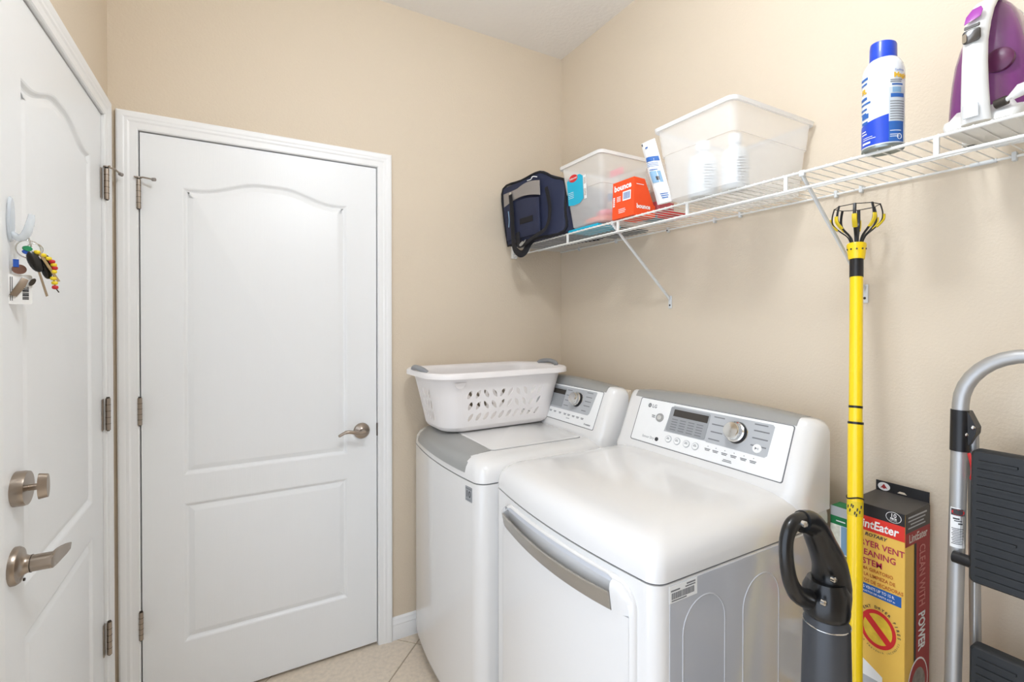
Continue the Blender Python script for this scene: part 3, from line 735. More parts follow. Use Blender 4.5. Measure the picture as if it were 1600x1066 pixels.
# ------------------------------------------------------------------ cooler bag
bg = thing('cooler_bag', (1.25, 1.85, ZW), 'navy and grey soft cooler bag with black straps at the shelf end', 'bag')
fr = [(1.125, 2.030, 1.753), (1.108, 2.040, 1.90), (1.105, 2.042, 2.030), (1.118, 1.89, 2.035), (1.130, 1.752, 2.040), (1.168, 1.70, 2.008), (1.205, 1.668, 1.985), (1.185, 1.64, 1.86), (1.160, 1.612, 1.762), (1.140, 1.82, 1.758)]
bk_ = [(x+.235-.02*(z > 1.9), min(y+.004, 2.06), max(z, ZW+.002)-(.015 if z > 1.9 else 0)) for x, y, z in fr]
def lerp(a, b, t): return tuple(a[k]+(b[k]-a[k])*t for k in range(3))
cen = tuple(sum(p[k] for p in fr)/len(fr) for k in range(3))
rg = [[lerp(p, cen, .06) for p in fr]]
rg[0] = [(p[0]-.004, p[1], p[2]) for p in rg[0]]
rg += [fr, [lerp(a, b, .33) for a, b in zip(fr, bk_)], [lerp(a, b, .66) for a, b in zip(fr, bk_)], bk_]
bb = MB().loft(rg, True, True).build('bag_body', M_navy, bg, 60)
MB().tube([lerp(p, cen, .012) for p in smoothpath(fr+[fr[0]], 4)][:-1], .0055, 8, closed=True).build('bag_piping', M_web, bg, 80)
MB().tube([lerp(p, cen, .012) for p in smoothpath(bk_+[bk_[0]], 3)][:-1], .0050, 8, closed=True).build('bag_piping', M_web, bg, 80)
def facept(y, z, o=.006):                        # on the front face of the bag
    x = 1.1245-(z-1.753)*.055+(2.03-y)*.060
    return (x-o, y, z)
gb = MB(); top, bot = [], []
for i in range(13):
    t_ = i/12; y = 2.032-.285*t_
    top.append(facept(y, 2.000+.012*math.sin(math.pi*max(0, t_-.4)/.6), .009)); bot.append(facept(y, 1.938+.022*math.sin(math.pi*t_)-.0*t_, .009))
gb.loft([[a, b, (b[0]+.006, b[1], b[2]), (a[0]+.006, a[1], a[2])] for a, b in zip(top, bot)]).build('bag_pocket_band', M_gray, bg, 40)
pk = MB(); pk.loft([[facept(y, 1.930+.018*math.sin(math.pi*min(1, (2.02-y)/.27)), .0085), facept(y, 1.775, .011), facept(y, 1.775, .002), facept(y, 1.93, .002)] for y in [2.02-.265*i/10 for i in range(11)]]).build('bag_pocket', M_navy, bg, 40, .003)
MB().loft([[facept(y, z, .012) for z in (1.835, 1.860)]+[facept(y, z, .009) for z in (1.860, 1.835)] for y in (1.90, 1.80)]).build('bag_patch', M_web, bg, 0)
def strap(pts, wid, name, m=M_web):
    P = smoothpath(pts, 6); MB().tube(P, wid, 8, flat=.18, ref=(0, 1, 0)).build(name, m, bg, 60)
strap([facept(1.965, 1.985, .014), facept(1.948, 1.90, .020), facept(1.940, 1.80, .026), (1.095, 1.915, 1.73), (1.092, 1.86, 1.695), (1.100, 1.83, 1.700), (1.110, 1.81, 1.735), (1.118, 1.79, 1.752)], .016, 'bag_strap')
strap([facept(1.70, 1.96, .006), (1.143, 1.695, 1.87), (1.128, 1.700, 1.79), (1.105, 1.760, 1.757), (1.098, 1.83, 1.733), (1.104, 1.89, 1.742), (1.112, 1.915, 1.80)], .013, 'bag_strap')
strap([(1.080, 1.83, 1.737), (1.075, 1.81, 1.730), (1.078, 1.79, 1.742)], .012, 'strap_buckle', M_silver)
strap([facept(1.985, 1.91, .016), facept(1.978, 1.87, .018), facept(1.985, 1.835, .018)], .004, 'zip_pull', M_paleblue)
MB().lathe([(.006, -.004), (.007, 0), (.004, .006)], facept(1.953, 1.985, .020), 'X', 12).build('strap_ring', M_chrome, bg)
MB().tube(smoothpath([facept(1.83, 2.018, .009), facept(1.80, 2.016, .011), facept(1.785, 2.024, .011), (1.128, 1.772, 2.022)], 4), .0022, 6).build('embroidery', M_white, bg)

# ------------------------------------------------------------------ storage bins
def bin_(name, label, fb, ft, m, ml, loc, step=.55):
    # fb / ft: (x0, x1, y0, y1, z) bottom and top outer rectangles
    t = thing(name, loc, label, 'bin')
    def rr(s, i=0, dz=0, r=.022):
        a = [fb[k]+(ft[k]-fb[k])*s for k in range(5)]
        return [(x, y, a[4]+dz) for x, y in rect(a[0]-i, a[2]-i, a[1]+i, a[3]+i, r, 4)]
    MB().loft([rr(0, -.010, 0), rr(0, -.002, .004), rr(.03), rr(step), rr(step, .003), rr(.97, .003)], True, False).build('bin_body', m, t, 40)
    MB().loft([rr(.955, .003), rr(.955, .010), rr(1, .011), rr(1, .003)], False, False).build('bin_rim', ml, t, 40)
    return t
b1 = bin_('storage_bin', 'clear plastic storage bin with a teal and red label on the shelf', (1.186, 1.420, 1.402, 1.600, ZW+.012), (1.166, 1.440, 1.392, 1.645, 2.030), M_bin, M_binlip, (1.29, 1.51, ZW+.012))
zx = lambda z: 1.186+(z-ZW-.012)/(2.03-ZW-.012)*(-.020)
F1 = lambda u, v, w=0: (zx(v)-.0035-w, -u, v)
lb = plate(F1, [(-1.604,1.865),(-1.57,1.860),(-1.53,1.862),(-1.506,1.876),(-1.502,1.962),(-1.520,1.974),(-1.56,1.972),(-1.606,1.962)], .0008, 'bin_label', M_teal, b1)
plate(lambda u, v, w=0: F1(u, v, .0008+w), ell(-1.562, 1.966, .028, .0145), .0006, 'label_badge', M_red, lb)
text(lambda u, v, w=0: F1(u, v, .0014+w), 'Rubbermaid', .0098, -1.562, 1.9630, M_white, lb, 'CENTER', bold=.0002)
plate(F1, rect(-1.500, 1.872, -1.484, 1.962), .0007, 'barcode_label', M_white, b1)
bars(lambda u, v, w=0: F1(u, v, .0008+w), [(-1.600, -1.565, 1.912-.007*i, .0015) for i in range(4)], M_white, lb)
bars(lambda u, v, w=0: F1(u, v, .0007+w), [(-1.498, -1.486, 1.93+.003*i, .0014) for i in range(8)] + [(-1.498, -1.486, 1.885+.003*i, .0014) for i in range(9)], M_tan, b1)
def lump(name, c, s, m, label, cat, seed):
    random.seed(seed); rings = []
    for i in range(7):
        ph = -math.pi/2+math.pi*i/6; ring = []
        for j in range(16):
            a = 2*math.pi*j/16; k_ = 1+.12*random.random(); r = max(.12, math.cos(ph))**.45
            ring.append((c[0]+s[0]*r*math.cos(a)*k_, c[1]+s[1]*r*math.sin(a)*k_, c[2]+s[2]*math.sin(ph)))
        rings.append(ring)
    return tag(MB().loft(rings).build(name, m, None, 60), label, cat)
lump('folded_cloth', (1.265, 1.505, ZW+.036), (.055, .07, .016), M_salmon, 'salmon folded cloth at the bottom of the clear bin', 'cloth', 2)
lump('sponge', (1.30, 1.50, ZW+.20-.148+.018), (.05, .045, .014), M_pink, 'pink sponge lying on the salmon cloth in the clear bin', 'sponge', 4)
pbx = thing('pink_pouch', (1.345, 1.53, ZW+.02), 'pink pouch standing at the back of the clear bin', 'pouch')
MB().loft([[(1.335+dx, 1.50+dy, ZW+.018) for dx, dy in ((-.012, -.03), (.012, -.03), (.012, .03), (-.012, .03))], [(1.335+dx, 1.495+dy, ZW+.12) for dx, dy in ((-.018, -.036), (.018, -.036), (.018, .036), (-.018, .036))], [(1.335+dx, 1.495+dy, ZW+.232) for dx, dy in ((-.003, -.036), (.003, -.036), (.003, .036), (-.003, .036))]]).build('pouch_body', M_bin, pbx, 50)
MB().box((1.331, 1.457, ZW+.226), (1.339, 1.533, ZW+.256)).build('pouch_seal', M_pink, pbx, 0, .003)
MB().box((1.255, 1.418, ZW+.105), (1.258, 1.455, ZW+.135)).build('pouch_tag', M_paleblue, b1, 0)
tf = tag(MB().box((1.182, 1.43, ZW), (1.300, 1.620, ZW+.010)).build('folder', M_teal, None, 0, .002), 'flat teal folder lying under the clear bin', 'folder')
tag(MB().box((1.304, 1.43, ZW), (1.448, 1.625, ZW+.009)).build('tray_liner', M_blackrub, None, 0, .002), 'flat black tray behind the teal folder on the shelf', 'tray')

b2 = bin_('storage_bin', 'large frosted white storage bin holding bottles on the shelf', (1.142, 1.440, .812, 1.046, ZW), (1.102, 1.460, .797, 1.056, 1.973), M_bin2, M_bin2lip, (1.28, .92, ZW), .62)
def bottle(name, c, r, h, label):
    t = thing(name, c, label, 'bottle', 'white bottles in the frosted bin')
    MB().lathe([(r*.92, 0), (r, .006), (r, h*.62), (r*.85, h*.72), (r*.42, h*.80), (r*.40, h*.84)], c, 'Z', 24).build('bottle_body', M_canwhite, t)
    MB().lathe([(r*.48, h*.84), (r*.48, h), (r*.40, h*1.01)], c, 'Z', 20).build('bottle_cap', M_white, t)
    mb = MB()
    for i in range(9):
        z = c[2]+h*(.12+.05*i); a0 = math.pi-.1+.9-.05*(i % 2)
        rr_ = [(c[0]+(r+.0006)*math.cos(a0+.09*k_), c[1]+(r+.0006)*math.sin(a0+.09*k_)) for k_ in range(8-(i % 3))]
        mb.loft([[(x, y, z), (x, y, z+.0022)] for x, y in rr_], False, False, False)
    mb.build('bottle_print', M_ink, t, 0)
bottle('detergent_bottle', (1.205, .972, ZW+.005), .043, .165, 'fatter white bottle nearest the packet inside the frosted bin')
bottle('detergent_bottle', (1.215, .870, ZW+.005), .036, .155, 'slimmer white bottle at the near end inside the frosted bin')

# ------------------------------------------------------------------ dryer sheet box, pack, pouch
ob_ = thing('dryer_sheet_box', (1.21, 1.277, ZW), 'bright orange dryer sheet carton beside the clear bin', 'box')
sec = [(1.168, 0), (1.290, 0), (1.290, .042), (1.281, .046), (1.238, .130), (1.196, .132)]
sec = [(1.168, 0), (1.272, 0), (1.272, .040), (1.264, .044), (1.222, .130), (1.172, .132)]
cb = MB().loft([[(x, y, ZW+z) for x, z in sec] for y in (1.224, 1.332)]).build('carton', M_orange, ob_, 0, .0015)
FO = lambda u, v, w=0: (1.168+v*.03-.0006-w, -u, ZW+v)
text(FO, 'bounce', .029, -1.322, .098, M_white, ob_, bold=.0011, rot=.02)
plate(FO, rect(-1.278, .058, -1.238, .090), .0005, 'barcode_label', M_white, ob_)
bars(lambda u, v, w=0: FO(u, v, .0005+w), [(-1.273+.0055*i, -1.273+.0055*i+.0032, .062, .024) for i in range(6)], M_bluem, ob_)
bars(FO, [(-1.327, -1.318, .045+.007*i, .005) for i in range(5)] + [(-1.308, -1.288, .060+.005*i, .0022) for i in range(4)] + [(-1.298, -1.265+.004*(i % 2), .018+.006*i, .002) for i in range(3)], M_white, ob_)
FO2 = lambda u, v, w=0: (1.168+u, 1.2236-w, ZW+v)
text(FO2, 'bounce', .0215, .014, .026, M_white, ob_, bold=.0008)
bars(FO2, [(.014, .048, .107, .002)], M_white, ob_)
pkx = thing('clear_jar', (1.325, 1.255, ZW+.012), 'clear plastic jar with a red base behind the orange carton', 'jar')
JR = [(x, y) for x, y in rect(-.042, -.034, .042, .034, .015)]
MB().loft([[(1.325+x, 1.255+y, ZW+.012) for x, y in JR], [(1.325+x, 1.255+y, ZW+.19) for x, y in JR], [(1.325+x*.7, 1.255+y*.7, ZW+.205) for x, y in JR]]).build('jar_body', M_jar, pkx, 40)
MB().loft([[(1.325+x*1.05, 1.255+y*1.05, ZW+.012) for x, y in JR], [(1.325+x*1.05, 1.255+y*1.05, ZW+.06) for x, y in JR]]).build('jar_base', mat('red_clear', 'd8606a', .2, clear=.25), pkx, 40)
MB().loft([[(1.329+x*.7, 1.257+y*.8, ZW+.062) for x, y in JR], [(1.327+x*.6, 1.256+y*.8, ZW+.105) for x, y in JR], [(1.329+x*.3, 1.256+y*.5, ZW+.115) for x, y in JR]]).build('jar_content', M_tan, pkx, 50)
rb = thing('picture_book', (1.32, 1.22, ZW), 'red and blue picture book lying flat under the jar', 'book')
MB().box((1.277, 1.150, ZW), (1.370, 1.2195, ZW+.011)).build('book_cover', M_red, rb, 0, .001)
MB().box((1.277, 1.220, ZW), (1.370, 1.290, ZW+.011)).build('book_back', mat('slate_print', '6d8794', .5), rb, 0, .001)
ph = thing('detergent_pouch', (1.185, 1.12, ZW), 'white pouch with blue print leaning beside the frosted bin', 'pouch')
def PH(u, v, w=0):                               # leaning pouch, u to the viewer's right, v up
    return (1.176+.010*v/.24-w-.010*math.sin(math.pi*min(1, max(0, v/.24)))*(1-(2*u/.062-1)**2 if 0 < u < .062 else 0), 1.122-u+.084*v/.235, ZW+.012+v*.955)
prings = []
for i in range(13):
    v = .236*i/12; fat = .016*math.sin(math.pi*min(1, .12+i/12*.88))+.0015
    prings.append([PH(u, v, fat*s) for u, s in ((0,0),(.014,.7),(.031,1),(.048,.7),(.062,0),(.048,-.7),(.031,-1),(.014,-.7))])
MB().loft(prings).build('pouch_body', M_white, ph, 60)
def PHF(u, v, w=0):
    fat = .016*math.sin(math.pi*min(1, .12+v/.236*.88))+.0015; k_ = 1-abs(2*min(u,.062)/.062-1)**1.6
    return PH(u, v, fat*k_+.0012+w)
def grid_patch(F, u0, v0, u1, v1, name, m, parent, n=6):
    mb = MB(); rows = [[F(u0+(u1-u0)*i/n, v0+(v1-v0)*j/n) for i in range(n+1)] for j in range(n+1)]
    return mb.loft(rows, False, False, False).build(name, m, parent, 60)
grid_patch(PHF, .020, .150, .060, .168, 'print_band', M_bluem, ph)
grid_patch(PHF, .026, .070, .056, .112, 'print_panel', M_paleblue, ph)
grid_patch(PHF, .042, .078, .050, .092, 'print_figure', M_inkd, ph)
bars(PHF, [(.02, .056, .142-.006*i, .0016) for i in range(3)] + [(.022, .034, .205, .006), (.030, .052, .116, .003), (.036, .058, .028, .003), (.036, .058, .021, .003), (.036, .055, .014, .003)], M_bluem, ph, w=.001)
bars(PHF, [(.003, .009, .222, .010)], M_inkd, ph, w=.001)

# ------------------------------------------------------------------ spray can
cc = (1.196, .505); r = .0375
sc = thing('spray_can', (cc[0], cc[1], ZW), 'white and blue aerosol starch can with blue cap on the shelf', 'spray can')
MB().lathe([(r*.86, .0012), (r*.98, 0), (r, .003), (r*.985, .006)], (*cc, ZW), 'Z', 40).build('can_rim', M_cansteel, sc)
MB().lathe([(r*.985, .006), (r*.985, .158), (r*.97, .166), (r*.90, .177), (r*.76, .187), (r*.60, .193)], (*cc, ZW), 'Z', 40).build('can_body', M_canwhite, sc, 60)
cap = MB(); n = 28
cap.loft([[(cc[0]+rr*math.cos(2*math.pi*j/n), cc[1]+rr*math.sin(2*math.pi*j/n), ZW+z+sl*math.sin(2*math.pi*j/n-.6)) for j in range(n)] for rr, z, sl in ((r*.64, .187, 0), (r*.63, .220, .0), (r*.60, .226, .003), (r*.5, .228, .003))])
cap.build('can_cap', M_blue, sc, 40)
A0 = math.atan2(-cc[1], -cc[0])                 # direction from the can to the camera
FC = lambda u, v, w=0: (cc[0]+(r*.985+.0004+w)*math.cos(A0+u/r), cc[1]+(r*.985+.0004+w)*math.sin(A0+u/r), ZW+v)
def wrap(u0, u1, v0, v1, name, m, w=0, top=None, n=14):
    rows = []
    for i in range(n+1):
        u = u0+(u1-u0)*i/n; t_ = top(i/n) if top else 0
        rows.append([FC(u, v0, w), FC(u, v1+t_, w)])
    return MB().loft(rows, False, False, False).build(name, m, sc, 60)
wrap(-.060, .010, .008, .052, 'label_field', M_blue, 0, lambda t_: .014*t_)
wrap(.010, .042, .008, .050, 'label_field', M_bluem, 0)
wrap(.010, .046, .050, .120, 'label_panel', mat('label_grey', 'ccd3d6', .45), 0)
wrap(.013, .042, .099, .107, 'label_stripe', M_bluem, .0003)
wrap(.016, .034, .109, .120, 'label_picture', M_paleblue, .0003)
wrap(.015, .038, .124, .127, 'label_stripe', M_bluem, .0003)
text(FC, 'Magic', .0135, .018, .140, M_yellowtxt, sc, w=.0011, bold=.0006)
text(FC, 'Faultless', .006, .020, .153, M_bluem, sc, w=.0008)
text(FC, 'FL', .014, -.044, .122, M_yellowtxt, sc, w=.0011, bold=.0008)
bars(FC, [(.012, .042, .090-.0052*i, .0016) for i in range(8)] + [(.012, .036, .134, .0018), (.012, .034, .130, .0018)], M_ink, sc, w=.0005)
bars(FC, [(-.05, -.028, .150, .005), (-.05, -.030, .140, .004), (-.05, -.030, .108, .006), (-.05, -.022, .098, .004), (-.05, -.030, .086, .004), (-.05, -.032, .078, .003), (-.045, -.026, .068, .010), (-.045, -.028, .056, .006)], M_bluem, sc, w=.0005)
bars(FC, [(-.045, -.032, .040, .002), (-.045, -.030, .034, .002), (-.04, -.018, .026, .0012), (-.04, -.012, .022, .0012), (-.042, -.022, .013, .004), (.012, .034, .030, .0012), (.012, .032, .022, .0012), (.012, .030, .018, .0012)], M_white, sc, w=.0005)
MB().tube([FC(.030+.0045*math.cos(a), .018+.0055*math.sin(a), .0008) for a in [2*math.pi*i/16 for i in range(16)]], .0005, 6, closed=True).build('label_emblem', M_white, sc)

# ------------------------------------------------------------------ steam iron (standing on its heel)
ir = thing('steam_iron', (1.26, .350, ZW), 'white and purple steam iron standing on its heel at the shelf', 'iron')
IY = .3525
def halfw(z):                                    # half width of the iron at height z above the shelf
    t_ = z/.262; return .0605*math.sqrt(max(0, 1-t_**2.1))*(1-.06*t_)+.0004
zz = [.030, .05, .08, .11, .14, .17, .195, .215, .232, .245, .255, .260]
def iring(z, xa, xb, k=1.0, n=10):
    h = halfw(z)*k; out = []
    for i in range(n+1):                          # rounded back (towards the handle)
        a = math.pi*i/n; out.append((xa+(1-math.sin(a))*min(.030, h), IY+h*math.cos(a), ZW+z))
    return out + [(xb, IY-h, ZW+z), (xb, IY+h, ZW+z)]
MB().loft([iring(z, 1.218+.06*max(0, (z-.12)/.14)**2*1.0, 1.318) for z in zz]).build('water_tank', M_purple, ir, 50)
MB().loft([iring(z, 1.30, 1.326, 1.05) for z in [.004]+zz]).build('skirt', M_ironw, ir, 50)
MB().loft([iring(z, 1.318, 1.333, 1.02) for z in [.002]+zz]).build('sole_plate', M_sole, ir, 50)
heel = MB(); hp = []
for z, xa, h, tilt in ((0, 1.200, .046, 0), (.004, 1.192, .053, 0), (.016, 1.194, .056, 0), (.026, 1.205, .058, 0), (.032, 1.222, .057, 0)):
    hp.append([(x, y, ZW+z+(.012 if (z > .03 and abs(y-IY) < .04) else 0)) for x, y in rect(xa, IY-h, 1.318, IY+h, .018, 5)])
heel.loft(hp).build('heel', M_ironw, ir, 50)
hd = []
for z, x, wy, tx in ((.004, 1.186, .0215, .012), (.03, 1.182, .0205, .014), (.07, 1.179, .0190, .015), (.11, 1.178, .0180, .015), (.15, 1.181, .0175, .015), (.185, 1.190, .0185, .015), (.215, 1.206, .0185, .015), (.240, 1.232, .0165, .014), (.256, 1.262, .013, .012), (.262, 1.300, .008, .008)):
    hd.append([(x-tx*math.cos(a)*(1 if abs(math.cos(a)) > 0 else 1), IY+wy*math.sin(a)*(1.0 if abs(math.sin(a)) < .9 else 1.0), ZW+z+tx*.5*0) for a in [2*math.pi*i/16 for i in range(16)]])
hdl = MB().loft(hd).build('handle', M_ironw, ir, 60)
FI = lambda u, v, w=0: ((1.1815-.0155-.0006 if v < .175 else 1.1815-.0161+(v-.175)*.42)-w+.35*u*u/.02*.5, IY-u, ZW+v)
plate(FI, rect(-.0125, .010, .0095, .034, .001), .0006, 'recess_square', M_panelgrey, hdl)
plate(lambda u, v, w=0: FI(u, v, .0006+w), rect(-.0115, .011, .0085, .033, .001), .0006, 'recess_panel', M_ironw, hdl)
plate(lambda u, v, w=0: FI(u, v, .001+w), rect(-.0135, .146, .0125, .170, .006), .004, 'spray_button', M_lcd, hdl, .0015)
plate(lambda u, v, w=0: FI(u, v, .005+w), rect(-.0125, .148, -.006, .164, .003), .0012, 'button_gleam', M_chrome, hdl)
plate(lambda u, v, w=0: FI(u, v, .001+w), rect(-.0110, .172, .0110, .179, .002), .003, 'steam_button', M_lcd, hdl, .001)
plate(lambda u, v, w=0: FI(u, v, .0015+w), [(-.0125, .184), (.010, .192), (.0115, .205), (.008, .214), (-.004, .212), (-.0115, .200)], .002, 'handle_inlay', M_violet, hdl, .0008)
MB().lathe([(.021, 0), (.021, -.008), (.018, -.010), (.006, -.011)], (1.222, IY-.022, ZW+.118), 'X', 28).build('dial', mat('dial_purple', '5c2148', .35), ir, 40)
MB().loft([[(1.222+.03*abs(s), IY+s*.060*(1 if z < .05 else .98), ZW+z) for s in (.42, .6, .8, .97)] for z in (.036, .064)], False, False, False).build('tank_base', M_violet, ir, 50)
MB().tube(smoothpath([(1.196, IY-.022, ZW+.030), (1.190, IY-.040, ZW+.032), (1.188, IY-.055, ZW+.042), (1.200, IY-.080, ZW+.050), (1.25, IY-.10, ZW+.03), (1.30, IY-.12, ZW+.008), (1.36, IY-.13, ZW+.007), (1.40, IY-.06, ZW+.007), (1.39, IY+.03, ZW+.007)], 5), .0038, 10).build('cord', M_ironw, ir)
MB().tube([(1.190, IY-.046, ZW+.034), (1.189, IY-.058, ZW+.042), (1.195, IY-.074, ZW+.048)], [.006, .011, .009], 12).build('plug', M_ironw, ir)
MB().tube([(1.194, IY-.024, ZW+.030), (1.191, IY-.040, ZW+.032)], .008, 12).build('plug_prongs', M_nickd, ir)

# ------------------------------------------------------------------ light-bulb changer pole
A = Vector((1.12, .519, 0)); Bp = Vector((1.345, .6230, 1.501)); ax = (Bp-A)/1.501
Pp = lambda z, dx=0, dy=0: tuple(A+ax*z+Vector((dx, dy, 0)))
po = thing('bulb_changer_pole', tuple(A), 'yellow telescopic light-bulb changer pole with a black claw head', 'pole')
MB().cyl(Pp(.0), Pp(1.145), .0158, 24).build('lower_tube', M_yellow, po)
MB().cyl(Pp(1.14), Pp(1.505), .0140, 24).build('upper_tube', M_yellow, po)
MB().cyl(Pp(0.0), Pp(.03), .0175, 20).build('end_cap', M_black, po)
for z, rr_ in ((1.147, .0163), (1.185, .0145)): MB().cyl(Pp(z-.0028), Pp(z+.0028), rr_, 24).build('band', M_black, po)
lk = MB().cyl(Pp(.935), Pp(.968), .0164, 24).build('clamp_label', M_yellow2, po)
mb = MB()
for a, z in ((2.6, .955), (2.9, .948), (3.3, .958), (3.5, .944), (3.8, .952), (4.1, .947), (3.1, .960), (3.7, .940), (4.3, .958)):
    c = Vector(Pp(z)); mb.tube([tuple(c+Vector((.0163*math.cos(a), .0163*math.sin(a), -.003))), tuple(c+Vector((.0166*math.cos(a+.06), .0166*math.sin(a+.06), .004)))], .0014, 6)
mb.build('label_print', M_inkd, lk, 0)
ring = [tuple(Vector(Pp(.976))+Vector((.0165*math.cos(a), .0165*math.sin(a), .0035*math.sin(a*2)))) for a in [2*math.pi*i/24 for i in range(24)]]
MB().tube(ring, .0018, 8, closed=True).build('lock_ring', M_black, po)
MB().cyl(Pp(1.503), Pp(1.548), .0148, 24).build('ferrule', M_black, po)
cz = 1.548
MB().tube([Pp(cz), Pp(cz+.004), Pp(cz+.036), Pp(cz+.040)], [.0165, .0178, .0215, .0205], 24).build('collar', M_yellow, po)
mb = MB()
for a in (2.4, 3.0, 3.6, 4.2, 4.8):
    c = Vector(Pp(cz+.026)); mb.tube([tuple(c+Vector((.0195*math.cos(a), .0195*math.sin(a), 0))), tuple(c+Vector((.0218*math.cos(a), .0218*math.sin(a), 0)))], .002, 8)
mb.build('collar_slot', M_inkd, po)
ht = Vector(Pp(cz+.038)); rim = []
for i in range(8):
    a = 2*math.pi*i/8+.35; ca_, sa_ = math.cos(a), math.sin(a)
    Q = lambda rr, z: tuple(ht+Vector((rr*ca_, rr*sa_, z)))
    fg = MB().tube(smoothpath([Q(.010, -.004), Q(.018, .020), Q(.036, .038), Q(.050, .056), Q(.052, .075), Q(.047, .097)], 4), .0036, 8, flat=.45, ref=(-sa_, ca_, 0)).build('claw_finger', M_black, po)
    MB().tube(smoothpath([Q(.040, .040), Q(.0535, .056), Q(.055, .070)], 4), .0054, 8, flat=.5, ref=(-sa_, ca_, 0)).build('finger_pad', M_yellow2, fg)
    rim.append(Q(.047, .096))
MB().tube([tuple(Vector(rim[i]).lerp(Vector(rim[(i+1) % 8]), k_/3)) for i in range(8) for k_ in range(3)], .0011, 6, closed=True).build('claw_wire', M_nickd, po)

# ------------------------------------------------------------------ step ladder
la = thing('step_ladder', (1.33, .22, 0), 'folded aluminium step ladder with black treads leaning on the right wall', 'ladder')
def lad(y, z, dx=0): return (1.288+.042*z/1.2+dx, y, z)
YA, YB2 = .417, .02
pth = [lad(YA+.006, .01), lad(YA+.003, .6), lad(YA, 1.20)] + [lad(YA-.105+.105*math.cos(a), 1.215+.105*math.sin(a)*1.05) for a in [math.pi/2*i/8 for i in range(9)]] + [lad(YB2+.105-.105*math.sin(a), 1.215+.105*1.05*math.cos(a)) for a in [math.pi/2*i/8 for i in range(9)]] + [lad(YB2, 1.20), lad(YB2-.003, .6), lad(YB2-.006, .01)]
MB().tube(pth, .0140, 18).build('front_rail', M_alu, la, 50)
for y in (YA-.016, YB2+.016):
    MB().tube([(1.345, y, 1.165), (1.365, y-.002, .6), (1.375, y-.002, .012)], .0095, 14).build('rear_leg', M_alu, la, 50)
for y, sg in ((YA, -1), (YB2, 1)):
    hs = MB().cyl(lad(y, 1.118), lad(y, 1.205), .0160, 20).build('hinge_sleeve', M_black, la)
    F = lambda u, v, w=0, y=y, sg=sg: (1.322-w, y+sg*u, v)
    MB().prism([F(.006, 1.204), F(.014, 1.204), F(.028, 1.172), F(.027, 1.160), F(.018, 1.136), F(.006, 1.122)], (.028, 0, 0)).build('hinge_plate', M_black, hs, 0, .001)
    for u, v in ((.012, 1.155), (.023, 1.172)): MB().lathe([(.0042, .003), (.0042, -.002), (.002, -.004)], F(u, v), 'X', 12).build('rivet', M_chrome, hs)
    MB().cyl(lad(y, .0), lad(y, .03), .0165, 18).build('rubber_foot', M_black, la)
    MB().cyl((1.375, y+sg*.014, 0), (1.375, y+sg*.014, .03), .0115, 16).build('rubber_foot', M_black, la)
def tread(z1, z0):
    F = lambda u, v, w=0: (1.302+(z1-v)*-.035-w, YA-.028-u, v)
    wd = YA-YB2-.056
    t = MB().loft([[F(u, v, -.016) for u, v in rect(0, z0, wd, z1, .010)], [F(u, v, .004) for u, v in rect(0, z0, wd, z1, .010)], [F(u, v, .009) for u, v in rect(.004, z0+.004, wd-.004, z1-.004, .008)]]).build('tread', M_tread, la, 40)
    i = 0; z = z1-.022
    while z > z0+.012:
        u0, u1 = (.010, wd-.010) if i % 9 else (.012, .07)
        MB().loft([[F(u, v, .008) for u, v in rect(u0, z-.0032, u1, z+.0032, .0015, 2)], [F(u, v, .0125) for u, v in rect(u0+.001, z-.002, u1-.001, z+.002, .0012, 2)]]).build('tread_rib', M_tread, t, 40)
        z -= .0165; i += 1
    MB().cyl((1.300, YA, z0+.035), (1.298, YA-.034, z0+.035), .012, 14).build('pivot_boss', M_black, t)
    MB().cyl((1.300, YB2, z0+.035), (1.298, YB2+.034, z0+.035), .012, 14).build('pivot_boss', M_black, t)
tread(1.133, .865); tread(.735, .470); tread(.345, .085)
MB().tube(smoothpath([(1.318, YA-.018, 1.118), (1.312, YA-.024, 1.100), (1.312, YA-.026, 1.080), (1.318, YA-.022, 1.065)], 4), .005, 8, flat=.5).build('red_latch', M_red, la)
for y in (YA-.023, YB2+.023):
    MB().tube([(1.33, y, 1.10), (1.335, y, .80), (1.335, y, .45)], .0028, 8).build('link_rod', M_alu, la)
# warning sticker wrapped on the front rail
def FLd(u, v, w=0):
    c = Vector(lad(YA+.002, v)); a = math.pi+.45+u/.0142
    return tuple(c+Vector(((.0142+w)*math.cos(a), (.0142+w)*math.sin(a), 0)))
lst = MB().loft([[FLd(-.013+.026*i/8, .917, .0003), FLd(-.013+.026*i/8, 1.0, .0003)] for i in range(9)], False, False, False).build('warning_sticker', M_white, la, 60)
MB().loft([[FLd(-.0115+.023*i/8, .984, .0006), FLd(-.0115+.023*i/8, .998, .0006)] for i in range(9)], False, False, False).build('sticker_header', M_inkd, lst, 60)
MB().loft([[FLd(a, b, .0009) for a, b in ell(0, .991, .0105, .0058)]], True, False).build('sticker_oval', M_red, lst, 0)
bars(FLd, [(-.010+.001*(i % 3), .009-.0015*(i % 2), .956-.0035*i, .0014) for i in range(10)] + [(-.006, .006, .972, .002), (-.008, .002, .976, .003), (0, .007, .966, .003)], M_inkd, lst, w=.0008)

